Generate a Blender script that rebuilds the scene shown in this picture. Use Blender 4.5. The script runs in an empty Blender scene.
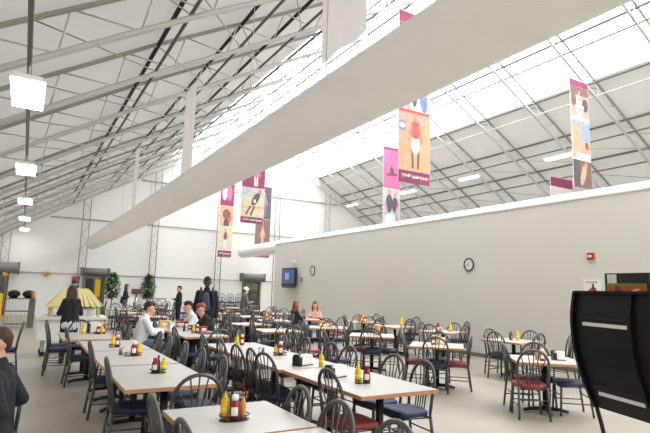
import bpy, math, random
from mathutils import Vector, Matrix
random.seed(7)
PI = math.pi
S = bpy.context.scene
C = S.collection

# ------------------------------------------------------------------ materials
def lin(c):
    c = c / 255.0
    return c / 12.92 if c <= .04045 else ((c + .055) / 1.055) ** 2.4
def rgb(r, g, b): return (lin(r), lin(g), lin(b), 1)
MATS = {}
def mat(name, col, rough=.5, metal=0., noise=0., nscale=20., bump=0., bscale=60., spec=.5):
    if name in MATS: return MATS[name]
    m = bpy.data.materials.new(name); m.use_nodes = True
    nt = m.node_tree; b = nt.nodes['Principled BSDF']
    b.inputs['Base Color'].default_value = col
    b.inputs['Roughness'].default_value = rough
    b.inputs['Metallic'].default_value = metal
    b.inputs['Specular IOR Level'].default_value = spec
    if noise or bump:
        tc = nt.nodes.new('ShaderNodeTexCoord')
    if noise:
        n = nt.nodes.new('ShaderNodeTexNoise'); n.inputs['Scale'].default_value = nscale
        n.inputs['Detail'].default_value = 4
        nt.links.new(tc.outputs['Object'], n.inputs['Vector'])
        mp = nt.nodes.new('ShaderNodeMapRange')
        mp.inputs['From Min'].default_value = .3; mp.inputs['From Max'].default_value = .7
        mp.inputs['To Min'].default_value = 1 - noise; mp.inputs['To Max'].default_value = 1 + noise
        nt.links.new(n.outputs['Fac'], mp.inputs['Value'])
        mx = nt.nodes.new('ShaderNodeVectorMath'); mx.operation = 'SCALE'
        mx.inputs[0].default_value = col[:3]
        nt.links.new(mp.outputs['Result'], mx.inputs['Scale'])
        nt.links.new(mx.outputs['Vector'], b.inputs['Base Color'])
    if bump:
        n2 = nt.nodes.new('ShaderNodeTexNoise'); n2.inputs['Scale'].default_value = bscale
        nt.links.new(tc.outputs['Object'], n2.inputs['Vector'])
        bp = nt.nodes.new('ShaderNodeBump'); bp.inputs['Strength'].default_value = bump
        nt.links.new(n2.outputs['Fac'], bp.inputs['Height'])
        nt.links.new(bp.outputs['Normal'], b.inputs['Normal'])
    MATS[name] = m
    return m
def emit(name, col, s):
    m = mat(name, col)
    b = m.node_tree.nodes['Principled BSDF']
    b.inputs['Emission Color'].default_value = col; b.inputs['Emission Strength'].default_value = s
    return m

M_floor = mat('polished_concrete', rgb(162, 156, 144), .38, noise=.12, nscale=1.1, spec=.45)
M_wall = mat('painted_partition', rgb(218, 215, 208), .8, noise=.012, nscale=.5)
M_white = mat('white_liner', rgb(232, 231, 228), .8, noise=.015, nscale=.4)
M_cap = mat('white_cap', rgb(240, 240, 238), .6)
M_fabric = mat('roof_fabric', rgb(196, 193, 188), .85, noise=.05, nscale=1.3, bump=.5, bscale=2.2)
M_steel = mat('galvanised_steel', rgb(190, 189, 185), .5, .05)
M_mid = mat('grey_steel', rgb(150, 147, 139), .5, .05)
M_dark = mat('dark_steel', rgb(104, 100, 90), .5, .15)
M_black = mat('black_steel', rgb(26, 25, 25), .45, .2)
M_duct = mat('duct_fabric', rgb(222, 218, 208), .8, noise=.02, nscale=1.5)
M_frame = mat('gunmetal_tube', rgb(84, 83, 81), .36, .35)
M_navy = mat('navy_vinyl', rgb(28, 39, 74), .5, noise=.08, nscale=40)
M_red = mat('burgundy_vinyl', rgb(140, 50, 58), .5, noise=.08, nscale=40)
M_top = mat('grey_laminate', rgb(190, 187, 182), .38, noise=.02, nscale=60)
M_edge = mat('oak_edge', rgb(190, 138, 96), .5, noise=.08, nscale=30)
M_mustard = mat('mustard_yellow', rgb(236, 192, 24), .4)
M_ketchup = mat('ketchup_red', rgb(140, 26, 18), .3)
M_label = mat('paper_white', rgb(238, 236, 230), .6)
M_capw = mat('plastic_white', rgb(240, 240, 238), .4)
M_blk = mat('black_plastic', rgb(22, 21, 21), .4)
M_kiosk = mat('black_laminate', rgb(20, 18, 18), .5, noise=.05, nscale=14, spec=.25)
M_chrome = mat('brushed_chrome', rgb(196, 194, 188), .25, .7)
M_tan = mat('tan_sauce', rgb(214, 150, 92), .4)
M_redcap = mat('red_plastic', rgb(190, 44, 34), .4)
M_yellow = mat('yellow_plastic', rgb(232, 200, 30), .5)
M_gold = mat('gold_foil', rgb(190, 150, 52), .35, .4)
M_brown = mat('brown_wood', rgb(96, 58, 40), .5, noise=.1, nscale=12)
M_straw = mat('straw_thatch', rgb(214, 198, 140), .9, noise=.12, nscale=25, bump=.5, bscale=40)
M_leaf = mat('leaf_green', rgb(62, 104, 52), .6, noise=.15, nscale=8)
M_skin = mat('skin_light', rgb(226, 172, 146), .55)
M_skin2 = mat('skin_dark', rgb(74, 50, 40), .5)
M_hairb = mat('hair_brown', rgb(74, 52, 38), .6, noise=.15, nscale=60)
M_hairk = mat('hair_black', rgb(28, 22, 20), .6)
M_hairr = mat('hair_auburn', rgb(134, 74, 48), .6, noise=.12, nscale=60)
M_cloth_k = mat('cloth_black', rgb(30, 29, 33), .85, bump=.2, bscale=25)
M_cloth_c = mat('cloth_charcoal', rgb(40, 39, 46), .85, bump=.25, bscale=18)
M_cloth_w = mat('cloth_white', rgb(226, 228, 228), .85)
M_jean = mat('denim', rgb(82, 96, 116), .85)
M_cloth_g = mat('cloth_grey', rgb(104, 102, 102), .9, noise=.15, nscale=20)
M_cloth_b = mat('cloth_blue', rgb(58, 62, 104), .85)
M_cloth_p = mat('cloth_pink', rgb(214, 168, 156), .85)
M_lips = mat('lips', rgb(170, 98, 90), .5)
M_glass = mat('dark_glass', rgb(58, 64, 44), .12)
M_screen = emit('tv_picture', rgb(70, 86, 130), .3)
M_tube = emit('lamp_diffuser', (1, .98, .94, 1), 14)
M_tube2 = emit('lamp_tube', (1, .98, .94, 1), 3)

def skylight_mat():
    m = bpy.data.materials.new('translucent_skylight'); m.use_nodes = True
    nt = m.node_tree; nt.nodes.clear()
    o = nt.nodes.new('ShaderNodeOutputMaterial'); mx = nt.nodes.new('ShaderNodeMixShader')
    a = nt.nodes.new('ShaderNodeBsdfTransparent'); b = nt.nodes.new('ShaderNodeBsdfTranslucent')
    a.inputs['Color'].default_value = (.95, .95, .95, 1); b.inputs['Color'].default_value = (.9, .9, .9, 1)
    mx.inputs['Fac'].default_value = .35
    nt.links.new(a.outputs[0], mx.inputs[1]); nt.links.new(b.outputs[0], mx.inputs[2])
    nt.links.new(mx.outputs[0], o.inputs['Surface'])
    return m
M_sky = skylight_mat()
def sheet(name, col, t, scale, bump):
    """tent membrane: diffuse cloth that lets a share t of the daylight through."""
    m = mat(name, col, .85, 0, .04, scale, bump, 2.2)
    nt = m.node_tree; pb = nt.nodes['Principled BSDF']; out = [n for n in nt.nodes if n.type == 'OUTPUT_MATERIAL'][0]
    tr = nt.nodes.new('ShaderNodeBsdfTranslucent'); tr.inputs['Color'].default_value = (1, .98, .95, 1)
    mx = nt.nodes.new('ShaderNodeMixShader'); mx.inputs['Fac'].default_value = t
    nt.links.new(pb.outputs[0], mx.inputs[1]); nt.links.new(tr.outputs[0], mx.inputs[2]); nt.links.new(mx.outputs[0], out.inputs['Surface'])
    return m
M_duct = sheet('duct_membrane', rgb(222, 220, 213), .42, 1.5, .08)
M_fabric = sheet('roof_membrane', rgb(186, 183, 177), .044, 1.3, .6)
M_gable = sheet('gable_membrane', rgb(212, 211, 207), .018, .4, .05)
M_front = sheet('front_gable_membrane', rgb(232, 231, 228), .26, .4, .05)

# ------------------------------------------------------------------ mesh helper
class MB:
    def __init__(s): s.v = []; s.f = []; s.m = []; s.sm = []
    def add(s, vs, fs, mi=0, smooth=False):
        o = len(s.v); s.v += [tuple(v) for v in vs]
        for f in fs: s.f.append([i + o for i in f]); s.m.append(mi); s.sm.append(smooth)
        return s
    def box(s, x0, x1, y0, y1, z0, z1, mi=0, M=None):
        vs = [Vector((x, y, z)) for x in (x0, x1) for y in (y0, y1) for z in (z0, z1)]
        if M: vs = [M @ v for v in vs]
        return s.add(vs, [(0, 1, 3, 2), (4, 6, 7, 5), (0, 4, 5, 1), (2, 3, 7, 6), (0, 2, 6, 4), (1, 5, 7, 3)], mi)
    def tube(s, path, r, n=8, mi=0, closed=False, cap=True, smooth=True):
        P = [Vector(p) for p in path]; k = len(P)
        R = r if isinstance(r, (list, tuple)) else [r] * k
        rings = []; nrm = None
        for i in range(k):
            if closed: t = (P[(i + 1) % k] - P[i - 1])
            else: t = P[min(i + 1, k - 1)] - P[max(i - 1, 0)]
            t.normalize()
            if nrm is None:
                a = Vector((0, 0, 1)) if abs(t.z) < .9 else Vector((1, 0, 0))
                nrm = t.cross(a).normalized()
            else:
                nrm = (nrm - t * nrm.dot(t))
                nrm = nrm.normalized() if nrm.length > 1e-6 else t.orthogonal().normalized()
            b = t.cross(nrm)
            rings.append([P[i] + (nrm * math.cos(2 * PI * j / n) + b * math.sin(2 * PI * j / n)) * R[i] for j in range(n)])
        vs = [p for g in rings for p in g]; fs = []
        for i in range(k if closed else k - 1):
            i2 = (i + 1) % k
            for j in range(n):
                j2 = (j + 1) % n
                fs.append((i * n + j, i * n + j2, i2 * n + j2, i2 * n + j))
        s.add(vs, fs, mi, smooth)
        if cap and not closed:
            o = len(s.v) - len(vs)
            s.f.append([o + j for j in range(n)][::-1]); s.m.append(mi); s.sm.append(False)
            s.f.append([o + (k - 1) * n + j for j in range(n)]); s.m.append(mi); s.sm.append(False)
        return s
    def lathe(s, prof, n=14, c=(0, 0, 0), mi=0, smooth=True):
        vs = []; fs = []; k = len(prof)
        for r, z in prof:
            for j in range(n):
                a = 2 * PI * j / n; vs.append((c[0] + r * math.cos(a), c[1] + r * math.sin(a), c[2] + z))
        for i in range(k - 1):
            for j in range(n):
                j2 = (j + 1) % n
                fs.append((i * n + j, i * n + j2, (i + 1) * n + j2, (i + 1) * n + j))
        s.add(vs, fs, mi, smooth)
        o = len(s.v) - len(vs)
        s.f.append([o + j for j in range(n)][::-1]); s.m.append(mi); s.sm.append(False)
        s.f.append([o + (k - 1) * n + j for j in range(n)]); s.m.append(mi); s.sm.append(False)
        return s
    def prism(s, pts, axis, a, b, mi=0, M=None):
        """pts: 2-D outline extruded along axis ('x','y','z') from a to b."""
        def mk(p, h):
            v = {'x': (h, p[0], p[1]), 'y': (p[0], h, p[1]), 'z': (p[0], p[1], h)}[axis]
            return M @ Vector(v) if M else Vector(v)
        n = len(pts)
        vs = [mk(p, a) for p in pts] + [mk(p, b) for p in pts]
        fs = [list(range(n))[::-1], list(range(n, 2 * n))] + [(i, (i + 1) % n, n + (i + 1) % n, n + i) for i in range(n)]
        return s.add(vs, fs, mi)
    def ball(s, c, r, n=10, mi=0, sc=(1, 1, 1)):
        vs = []; fs = []
        for i in range(n + 1):
            th = PI * i / n
            for j in range(n):
                ph = 2 * PI * j / n
                vs.append((c[0] + sc[0] * r * math.sin(th) * math.cos(ph), c[1] + sc[1] * r * math.sin(th) * math.sin(ph), c[2] + sc[2] * r * math.cos(th)))
        for i in range(n):
            for j in range(n):
                j2 = (j + 1) % n
                fs.append((i * n + j, (i + 1) * n + j, (i + 1) * n + j2, i * n + j2))
        return s.add(vs, fs, mi, True)
    def mesh(s, name):
        me = bpy.data.meshes.new(name); me.from_pydata(s.v, [], s.f)
        me.polygons.foreach_set('material_index', s.m); me.polygons.foreach_set('use_smooth', s.sm)
        me.update(); return me
    def build(s, name, mats, parent=None, loc=None, rz=0, tilt=None):
        me = s.mesh(name)
        for m in (mats if isinstance(mats, (list, tuple)) else [mats]): me.materials.append(m)
        o = bpy.data.objects.new(name, me); C.objects.link(o)
        if parent: o.parent = parent
        if loc: o.location = loc
        o.rotation_euler = (0, 0, rz)
        return o

def tag(o, label, cat, group=None):
    o['label'] = label; o['category'] = cat
    if group: o['group'] = group
    return o
def thing(name, label, cat, loc=(0, 0, 0), rz=0, group=None):
    o = bpy.data.objects.new(name, None); C.objects.link(o); o.empty_display_size = .1
    o.location = loc; o.rotation_euler = (0, 0, rz)
    return tag(o, label, cat, group)
def struct(name, mb, m):
    o = mb.build(name, m); o['kind'] = 'structure'; return o
def dup(src, loc, rz, label, group=None, swap=None):
    r = src.copy(); C.objects.link(r); r.location = loc; r.rotation_euler = (0, 0, rz)
    r['label'] = label
    if group: r['group'] = group
    elif 'group' in r: del r['group']
    def kids(a, b):
        for ch in list(a.children):
            if ch.name in seen: continue
            c = ch.copy(); C.objects.link(c); c.parent = b; seen.add(c.name)
            if swap and c.name.split('.')[0] == 'seat':
                c.material_slots[0].link = 'OBJECT'; c.material_slots[0].material = swap
            kids(ch, c)
    seen = set(); kids(src, r)
    return r

# ------------------------------------------------------------------ camera
cam = bpy.data.cameras.new('camera'); co = bpy.data.objects.new('camera', cam); C.objects.link(co)
R_ = Vector((0.8611667, -0.5075423, 0.0281567)); U_ = Vector((-0.0974253, -0.1104336, 0.9890969)); F_ = Vector((0.498899, 0.8545205, 0.1445492))
mw = Matrix.Identity(4)
for i in range(3): mw[i][0] = R_[i]; mw[i][1] = U_[i]; mw[i][2] = -F_[i]
mw[2][3] = 1.6
co.matrix_world = mw
cam.sensor_width = 36; cam.lens = 28.15; cam.clip_start = .05; cam.clip_end = 200
S.camera = co

# ------------------------------------------------------------------ building shell
Y0, Y1 = -14.0, 29.6
RX = 11.7
half = [(11.7, 11.3), (2.0, 5.82), (-.8, 4.12), (-1.4, 3.66), (-2.4, 2.6), (-3.1, 1.3), (-3.4, 0.0)]   # lower chord of a frame, left half
def mirror(p): return (2 * RX - p[0], p[1])
def offs(pts, d):
    out = []
    for i, p in enumerate(pts):
        a = Vector(pts[max(i - 1, 0)]); b = Vector(pts[min(i + 1, len(pts) - 1)]); t = (b - a).normalized()
        n = Vector((t.y, -t.x))
        if i == 0: out.append((p[0], p[1] + d / abs(t.x))); continue
        out.append((p[0] + n.x * d * (-1 if n.x > 0 else 1), p[1] + abs(n.y) * d))
    return out
upper = offs(half, .52)
fab = offs(half, .60)
def on(pts, X):
    for a, b in zip(pts, pts[1:]):
        if b[0] <= X <= a[0]: return b[1] + (a[1] - b[1]) * (X - b[0]) / (a[0] - b[0])
    return pts[-1][1]
def zl(X):
    X = X if X <= RX else 2 * RX - X
    return on(half, X)
def zu(X):
    X = X if X <= RX else 2 * RX - X
    return on(upper, X)

b = MB(); b.box(-4.2, 27.6, Y0, Y1 + .1, -.12, 0); struct('floor', b, M_floor)
# roof fabric with a translucent strip along the ridge
SK = 4.9
zf_sk = on(fab, RX - SK)
def roof_side(flip):
    pts = [(RX - SK, zf_sk)] + fab[1:]
    top = [(x, z + .05) for x, z in pts]
    if flip: pts = [mirror(p) for p in pts]; top = [mirror(p) for p in top]
    b = MB(); n = len(pts)
    for (p, q) in zip(pts, pts[1:]):
        b.add([(p[0], Y0, p[1]), (q[0], Y0, q[1]), (q[0], Y1, q[1]), (p[0], Y1, p[1])], [(0, 1, 2, 3)])
    return b
struct('ceiling', roof_side(False), M_fabric)
struct('ceiling', roof_side(True), M_fabric)
for k, fl in ((1, False), (2, True)):
    p, q = (RX - SK, zf_sk), fab[0]
    if fl: p, q = mirror(p), mirror(q)
    b = MB(); b.add([(p[0], Y0, p[1]), (q[0], Y0, q[1]), (q[0], Y1, q[1]), (p[0], Y1, p[1])], [(0, 1, 2, 3)])
    struct('window_%d' % k, b, M_sky)
# gable walls
def gable(y0, y1):
    out = fab + [mirror(p) for p in fab[:-1]][::-1][:-1]
    out = [(-3.9, 0)] + [p for p in fab[::-1] if p[1] > .05] + [mirror(p) for p in fab[1:] if p[1] > .05] + [(27.3, 0)]
    return MB().add([(x, y0, z) for x, z in out], [list(range(len(out)))])
struct('wall_back', gable(Y1, Y1 + .12), M_gable)
struct('wall_front', gable(Y0, Y0), M_front)
# partition
b = MB(); b.box(10.49, 10.57, Y0, 22.7, 0, 3.78); struct('wall_right', b, M_wall)
b = MB(); b.box(10.47, 10.585, Y0, 22.72, 3.78, 3.82); struct('trim_1', b, M_cap)
b = MB(); b.box(10.475, 10.49, Y0, 22.7, 0, .1); struct('baseboard_right', b, mat('brown_vinyl', rgb(128, 110, 92), .6))

# roof frames
ys = [7.45 + 2.45 * k for k in range(-3, 10)]
ys[-1] = 29.35
def frame_mesh():
    b = MB()
    lo = half[::-1] + [mirror(p) for p in half[1:]]
    up = upper[::-1] + [mirror(p) for p in upper[1:]]
    b.tube([(x, 0, z) for x, z in lo], .05, 8)
    b.tube([(x, 0, z) for x, z in up], .042, 8, 1)
    def walk(n, i, off):
        L = [math.dist(a, c) for a, c in zip(n, n[1:])]; tot = sum(L); d = tot * (i + off) / NW
        for a, c, l in zip(n, n[1:], L):
            if d <= l: return (a[0] + (c[0] - a[0]) * d / l, a[1] + (c[1] - a[1]) * d / l)
            d -= l
        return n[-1]
    NW = 32
    for i in range(NW):
        a = walk(lo, i, 0); m = walk(up, i, .5); c = walk(lo, i, 1)
        b.tube([(a[0], 0, a[1]), (m[0], 0, m[1])], .016, 5, 0); b.tube([(m[0], 0, m[1]), (c[0], 0, c[1])], .016, 5, 0)
    return b
fm = None
for y in ys:
    if fm is None:
        fm = frame_mesh().build('roof_truss', [M_steel, M_mid]); o = fm
    else:
        o = fm.copy(); C.objects.link(o)
    o.location = (0, y, 0); o['kind'] = 'structure'
# purlins (pairs of tubes along the hall) and wire bracing between the frames
for dx in (3.1, 4.9, 6.7, 8.15, 9.85):
    for sx in (-1, 1):
        X = RX + sx * dx
        dk = sx < 0 and dx > 6
        b = MB()
        b.tube([(X, ys[0], zl(X) + .07), (X, ys[-1], zl(X) + .07)], .032 if dx != 4.9 else .022, 6, 0)
        b.tube([(X, ys[0], zu(X) - .02), (X, ys[-1], zu(X) - .02)], .045, 6, 1)
        o = struct('roof_purlin', b, [M_dark if dx != 4.9 else M_steel, M_black if dk else M_dark])
bw = MB()
for i in range(len(ys) - 1):
    for sx in (-1, 1):
        for dx in ((3.1, 5.2), (6.7, 8.15), (8.15, 9.85), (9.85, 11.9)):
            Xa, Xb = RX + sx * dx[0], RX + sx * dx[1]
            bw.tube([(Xa, ys[i + 1], zl(Xa) + .04), (Xb, ys[i], zu(Xb) - .04)], .013, 5)
struct('roof_bracing', bw, M_mid)
# gable columns (lattice) and rails
for i, X in enumerate((-.9, 2.55, 6.1, 9.85, 13.6, 17.3, 21)):
    b = MB(); zt = zl(X) - .02; w = .17
    b.tube([(X - w, Y1 - .3, 0), (X - w, Y1 - .3, zt - .1)], .028, 6); b.tube([(X + w, Y1 - .3, 0), (X + w, Y1 - .3, zt)], .028, 6)
    n = max(3, int(zt / .42)); h = (zt - .2) / n
    for k in range(n):
        s = w if k % 2 else -w
        b.tube([(X + s, Y1 - .3, k * h), (X - s, Y1 - .3, (k + 1) * h)], .012, 5)
    struct('gable_column', b, M_mid)
for z in (2.1, 5.0, 7.5):
    xs = [x / 10 for x in range(-40, 280) if zl(x / 10) > z + .1]
    b = MB(); b.tube([(min(xs), Y1 - .05, z), (max(xs), Y1 - .05, z)], .035, 6); struct('trim_2', b, M_steel)

# ------------------------------------------------------------------ ducts
t = thing('air_duct', 'huge pale fabric air duct sloping across the picture under the roof', 'duct', (2.88, 7, 3.70))
def ring_tube(r, y0, y1, n=28, step=2.45):
    b = MB(); k = max(2, int((y1 - y0) / .6)); path = [(0, y0 + (y1 - y0) * i / k, 0) for i in range(k + 1)]
    b.tube(path, r, n); return b
ring_tube(.335, -16, 21.3).build('duct_body', M_duct, t)
bb = MB(); bb.tube([(0, 21.3, 0), (0, 21.42, 0), (0, 21.5, 0)], [.335, .33, .20], 28); bb.build('end_cap', mat('duct_grey', rgb(120, 116, 110), .7), t)
for y in ys:
    if y > 22: continue
    bb = MB(); bb.tube([(0, y - 7, .33), (0, y - 7, 2.55)], .006, 5); bb.build('hanger_wire', M_steel, t)
t = thing('air_duct', 'smaller white round duct running along the partition top to the back gable', 'duct', (10.93, 24, 3.70))
ring_tube(.335, -38, 4.1, 24).build('duct_body', M_capw, t)
bb = MB(); bb.tube([(0, 4.1, 0), (0, 4.18, 0), (0, 4.22, 0)], [.335, .32, .2], 24); bb.build('end_cap', M_duct, t)

# ------------------------------------------------------------------ lights (fixtures)
b = MB(); b.tube([(-.2, Y0, 4.36), (-.2, Y1 - .1, 4.36)], .03, 8); tag(b.build('conduit', M_dark), 'long dark conduit pipe carrying the row of bright hanging lamps', 'pipe')
lab = ['nearest and largest bright lamp panel hanging at the upper left', 'second bright lamp panel along the conduit on the left',
       'third bright lamp panel along the conduit on the left', 'fourth small lamp panel along the conduit on the left', 'farthest tiny lamp panel on the conduit before the back gable']
for i, y in enumerate((7.7, 13.06, 18.3, 23.4, 28.2)):
    t = thing('pendant_light', lab[i], 'lamp', (-.19, y, 4.1), 0, 'lamp panels on the left conduit')
    bb = MB(); bb.prism([(-.2, 0), (.2, 0), (.15, .06), (-.15, .06)], 'y', -.62, .62); bb.build('housing', M_capw, t)
    bb = MB(); bb.box(-.185, .185, -.6, .6, -.012, 0); bb.build('diffuser', M_tube, t)
    for yy in (-.45, .45):
        bb = MB(); bb.box(-.012, .012, yy - .012, yy + .012, .05, .24); bb.build('hanger', M_steel, t)
lab = ['strip lamp under the right roof slope beside the tall right banner', 'strip lamp under the right roof slope, second from the right',
       'strip lamp under the right roof slope just behind the big softball banner', 'farthest strip lamp under the right roof slope, left of the pink banner']
for i, (x, y) in enumerate(((18.37, 12.63), (18.37, 17.54), (18.3, 22.1), (18.3, 27.8))):
    t = thing('strip_light', lab[i], 'lamp', (x, y, 7.28), 0, 'strip lamps under the right roof slope')
    bb = MB(); bb.box(-.1, .1, -.65, .65, 0, .06); bb.build('housing', M_capw, t)
    bb = MB(); bb.tube([(-.05, -.6, -.03), (-.05, .6, -.03)], .035, 8); bb.tube([(.05, -.6, -.03), (.05, .6, -.03)], .035, 8); bb.build('tube', M_tube2, t)
    for yy in (-.5, .5):
        bb = MB(); bb.tube([(0, yy, .06), (0, yy, zl(x) - 7.28)], .008, 5); bb.build('hanger', M_steel, t)

# ------------------------------------------------------------------ banners
B_maroon = mat('print_maroon', rgb(140, 62, 92), .8, noise=.16, nscale=6); B_pink = mat('print_pink', rgb(214, 104, 146), .8, noise=.16, nscale=6)
B_orange = mat('print_orange', rgb(206, 158, 124), .8, noise=.16, nscale=6); B_red = mat('print_red', rgb(184, 92, 84), .8, noise=.16, nscale=6)
B_white = mat('print_white', rgb(214, 208, 206), .8, noise=.16, nscale=6); B_lav = mat('print_lavender', rgb(206, 200, 224), .8)
B_blue = mat('print_blue', rgb(116, 128, 180), .8, noise=.16, nscale=6); B_dark = mat('print_dark', rgb(92, 84, 90), .8, noise=.16, nscale=6)
B_brown = mat('print_brown', rgb(122, 96, 90), .8, noise=.16, nscale=6); B_tan = mat('print_tan', rgb(192, 156, 134), .8, noise=.16, nscale=6)
B_skyb = mat('print_sky', rgb(142, 162, 200), .8, noise=.16, nscale=6); B_pale = mat('print_pale', rgb(205, 196, 192), .8, noise=.16, nscale=6)
B_pale2 = mat('print_faint', rgb(212, 194, 192), .8, noise=.16, nscale=6); B_skin = mat('print_skin', rgb(186, 138, 118), .8, noise=.16, nscale=6)
B_cream = mat('print_cream', rgb(196, 186, 156), .8, noise=.16, nscale=6); B_grey = mat('print_grey', rgb(176, 174, 176), .8, noise=.16, nscale=6)
PM = [B_maroon, B_pink, B_orange, B_red, B_white, B_lav, B_blue, B_dark, B_brown, B_tan, B_skyb, B_pale, B_pale2, B_skin, B_cream, B_grey]
PI_ = {n: i for i, n in enumerate('maroon pink orange red white lav blue dark brown tan sky pale faint skin cream grey'.split())}
def thin_cloth():
    m = sheet('see_through_banner_cloth', rgb(196, 184, 180), .3, 3, .1)
    return m
M_thin = thin_cloth()
def banner(label, loc, w, h, panels, rz=0, rod_up=.3, thin=False):
    """panels: (name, v0, v1, background, [(shape, u, v, su, sv, colour, rot)]) ; v from 0 (bottom) to 1 (top)"""
    t = thing('hanging_banner', label, 'banner', loc, rz)
    bb = MB()
    if thin: bb.add([(-w / 2 + w * i / 8, .02 * math.sin(i * 1.3), z) for z in (0, h) for i in range(9)], [(i, i + 1, i + 10, i + 9) for i in range(8)], 0, True)
    else: bb.box(-w / 2, w / 2, -.006, .006, 0, h)
    bb.build('cloth', M_thin if thin else B_white, t)
    bb = MB(); bb.tube([(-w / 2 - .03, 0, h + .012), (w / 2 + .03, 0, h + .012)], .016, 8); bb.build('rod', M_steel, t)
    for s in (-.4, .4):
        bb = MB(); bb.tube([(s * w, 0, h + .02), (s * w, 0, h + rod_up)], .005, 4); bb.build('rope', M_steel, t)
    for (nm, v0, v1, bg, shp) in panels:
        bb = MB(); bb.box(-w / 2 + .01, w / 2 - .01, -.009, -.006, v0 * h, v1 * h, PI_[bg]); d = .0095
        for (k, u, v, su, sv, c, rot) in shp:
            cx, cz = -w / 2 + u * w, (v0 + (v1 - v0) * v) * h; hh = (v1 - v0) * h
            if k == 'e': pts = [(math.cos(a) * su * w, math.sin(a) * sv * hh) for a in [2 * PI * i / 14 for i in range(14)]]
            elif k == 'w':
                n = 14
                bb.tube([(cx + su * w * (2 * i / n - 1), -.012, cz + sv * hh * math.sin(i * 2.4) * (1.3 if i < 3 else .8)) for i in range(n + 1)], .017, 5, PI_['white'])
                continue
            else: pts = [(-su * w, -sv * hh), (su * w, -sv * hh), (su * w, sv * hh), (-su * w, sv * hh)]
            cr, sr = math.cos(rot), math.sin(rot)
            pts = [(cx + p[0] * cr - p[1] * sr, cz + p[0] * sr + p[1] * cr) for p in pts]
            pts = [(max(-w / 2 + .01, min(w / 2 - .01, p[0])), max(v0 * h, min(v1 * h, p[1]))) for p in pts]
            bb.prism(pts, 'y', -d, -.0085, PI_[c]); d += .0006
        bb.build(nm, PM, t)
    return t
def person_fig(u, v, s, top, leg, skin='skin', lean=0):
    return [('r', u - .05 * s, v - .28 * s, .04 * s, .2 * s, leg, lean), ('r', u + .06 * s, v - .28 * s, .04 * s, .2 * s, leg, -lean),
            ('e', u, v + .06 * s, .12 * s, .19 * s, top, lean), ('r', u - .14 * s, v + .06 * s, .03 * s, .15 * s, skin, -.3), ('r', u + .14 * s, v + .06 * s, .03 * s, .15 * s, skin, .3),
            ('e', u, v + .29 * s, .06 * s, .07 * s, skin, 0)]
words = [('w', .24, .55, .13, .2, 'white', 0), ('w', .52, .5, .11, .2, 'white', 0), ('w', .79, .5, .13, .2, 'white', 0)]
banner('big banner with red-shirted softball player, orange field and maroon script caption', (8.53, 10.05, 4.42), 1.08, 4.72, [
    ('caption_panel', 0, .07, 'maroon', words),
    ('photo_panel', .072, .42, 'orange', [('r', .5, .88, .5, .1, 'tan', 0), ('r', .5, .98, .5, .03, 'red', 0), ('e', .12, .72, .13, .09, 'blue', 0), ('e', .12, .72, .1, .045, 'lav', 0),
        ('r', .44, .2, .035, .16, 'brown', .04), ('r', .62, .2, .035, .16, 'brown', -.04), ('e', .53, .42, .14, .15, 'lav', 0), ('e', .53, .68, .17, .15, 'red', 0), ('r', .36, .62, .035, .14, 'skin', -.2), ('r', .7, .62, .035, .14, 'skin', .2), ('e', .53, .88, .07, .055, 'skin', 0)]),
    ('photo_panel', .422, .66, 'lav', [('r', .3, .4, .06, .5, 'tan', 0), ('e', .5, .5, .1, .42, 'dark', 0), ('e', .78, .35, .12, .4, 'blue', .1), ('e', .62, .8, .07, .09, 'white', 0), ('e', .15, .4, .07, .4, 'blue', 0), ('e', .85, .85, .12, .14, 'brown', 0)]),
    ('photo_panel', .662, .93, 'brown', person_fig(.5, .5, .8, 'maroon', 'white')),
    ('header_panel', .932, 1, 'maroon', [])])
banner('slim banner with pink gymnast photo above two people posing side by side', (15.2, 19.6, 4.9), 1.05, 3.85, [
    ('photo_panel', .46, 1, 'pink', [('r', .5, .96, .5, .03, 'maroon', 0), ('e', .5, .42, .13, .1, 'dark', 0), ('r', .5, .34, .32, .03, 'maroon', .1), ('e', .5, .55, .05, .05, 'brown', 0)]),
    ('photo_panel', 0, .455, 'grey', [('e', .36, .58, .2, .26, 'dark', 0), ('e', .7, .55, .18, .22, 'dark', 0), ('e', .36, .9, .09, .07, 'skin', 0), ('e', .7, .84, .09, .07, 'skin', 0), ('r', .82, .45, .05, .16, 'skin', -.4), ('r', .2, .45, .05, .16, 'skin', .2), ('r', .5, .3, .42, .03, 'sky', 0), ('e', .45, .12, .34, .18, 'white', 0), ('r', .82, .12, .1, .16, 'skin', .2)])])
banner('tall right banner with white-clad player, blue-sky tower and brown portrait', (14.85, 9.42, 5.02), .95, 3.52, [
    ('header_panel', .94, 1, 'maroon', []),
    ('photo_panel', .62, .938, 'tan', [('r', .5, .88, .5, .12, 'brown', 0), ('e', .8, .5, .16, .2, 'dark', 0), ('e', .18, .6, .14, .2, 'brown', 0), ('r', .5, .05, .5, .06, 'white', 0)] + [('e', .45, .58, .12, .2, 'white', .2), ('r', .38, .28, .05, .2, 'white', .3), ('r', .6, .28, .05, .2, 'white', -.35), ('e', .5, .84, .06, .06, 'skin', 0), ('r', .62, .66, .12, .03, 'skin', .5)]),
    ('photo_panel', .27, .618, 'sky', [('r', .25, .45, .25, .45, 'tan', 0), ('r', .3, .6, .1, .34, 'orange', 0), ('r', .62, .25, .4, .22, 'tan', 0), ('r', .62, .06, .4, .08, 'white', 0), ('e', .8, .36, .1, .1, 'brown', 0)]),
    ('photo_panel', 0, .25, 'brown', [('e', .55, .5, .13, .45, 'tan', -.35), ('e', .7, .85, .1, .1, 'skin', 0), ('r', .18, .5, .18, .5, 'dark', 0)])])
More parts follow.
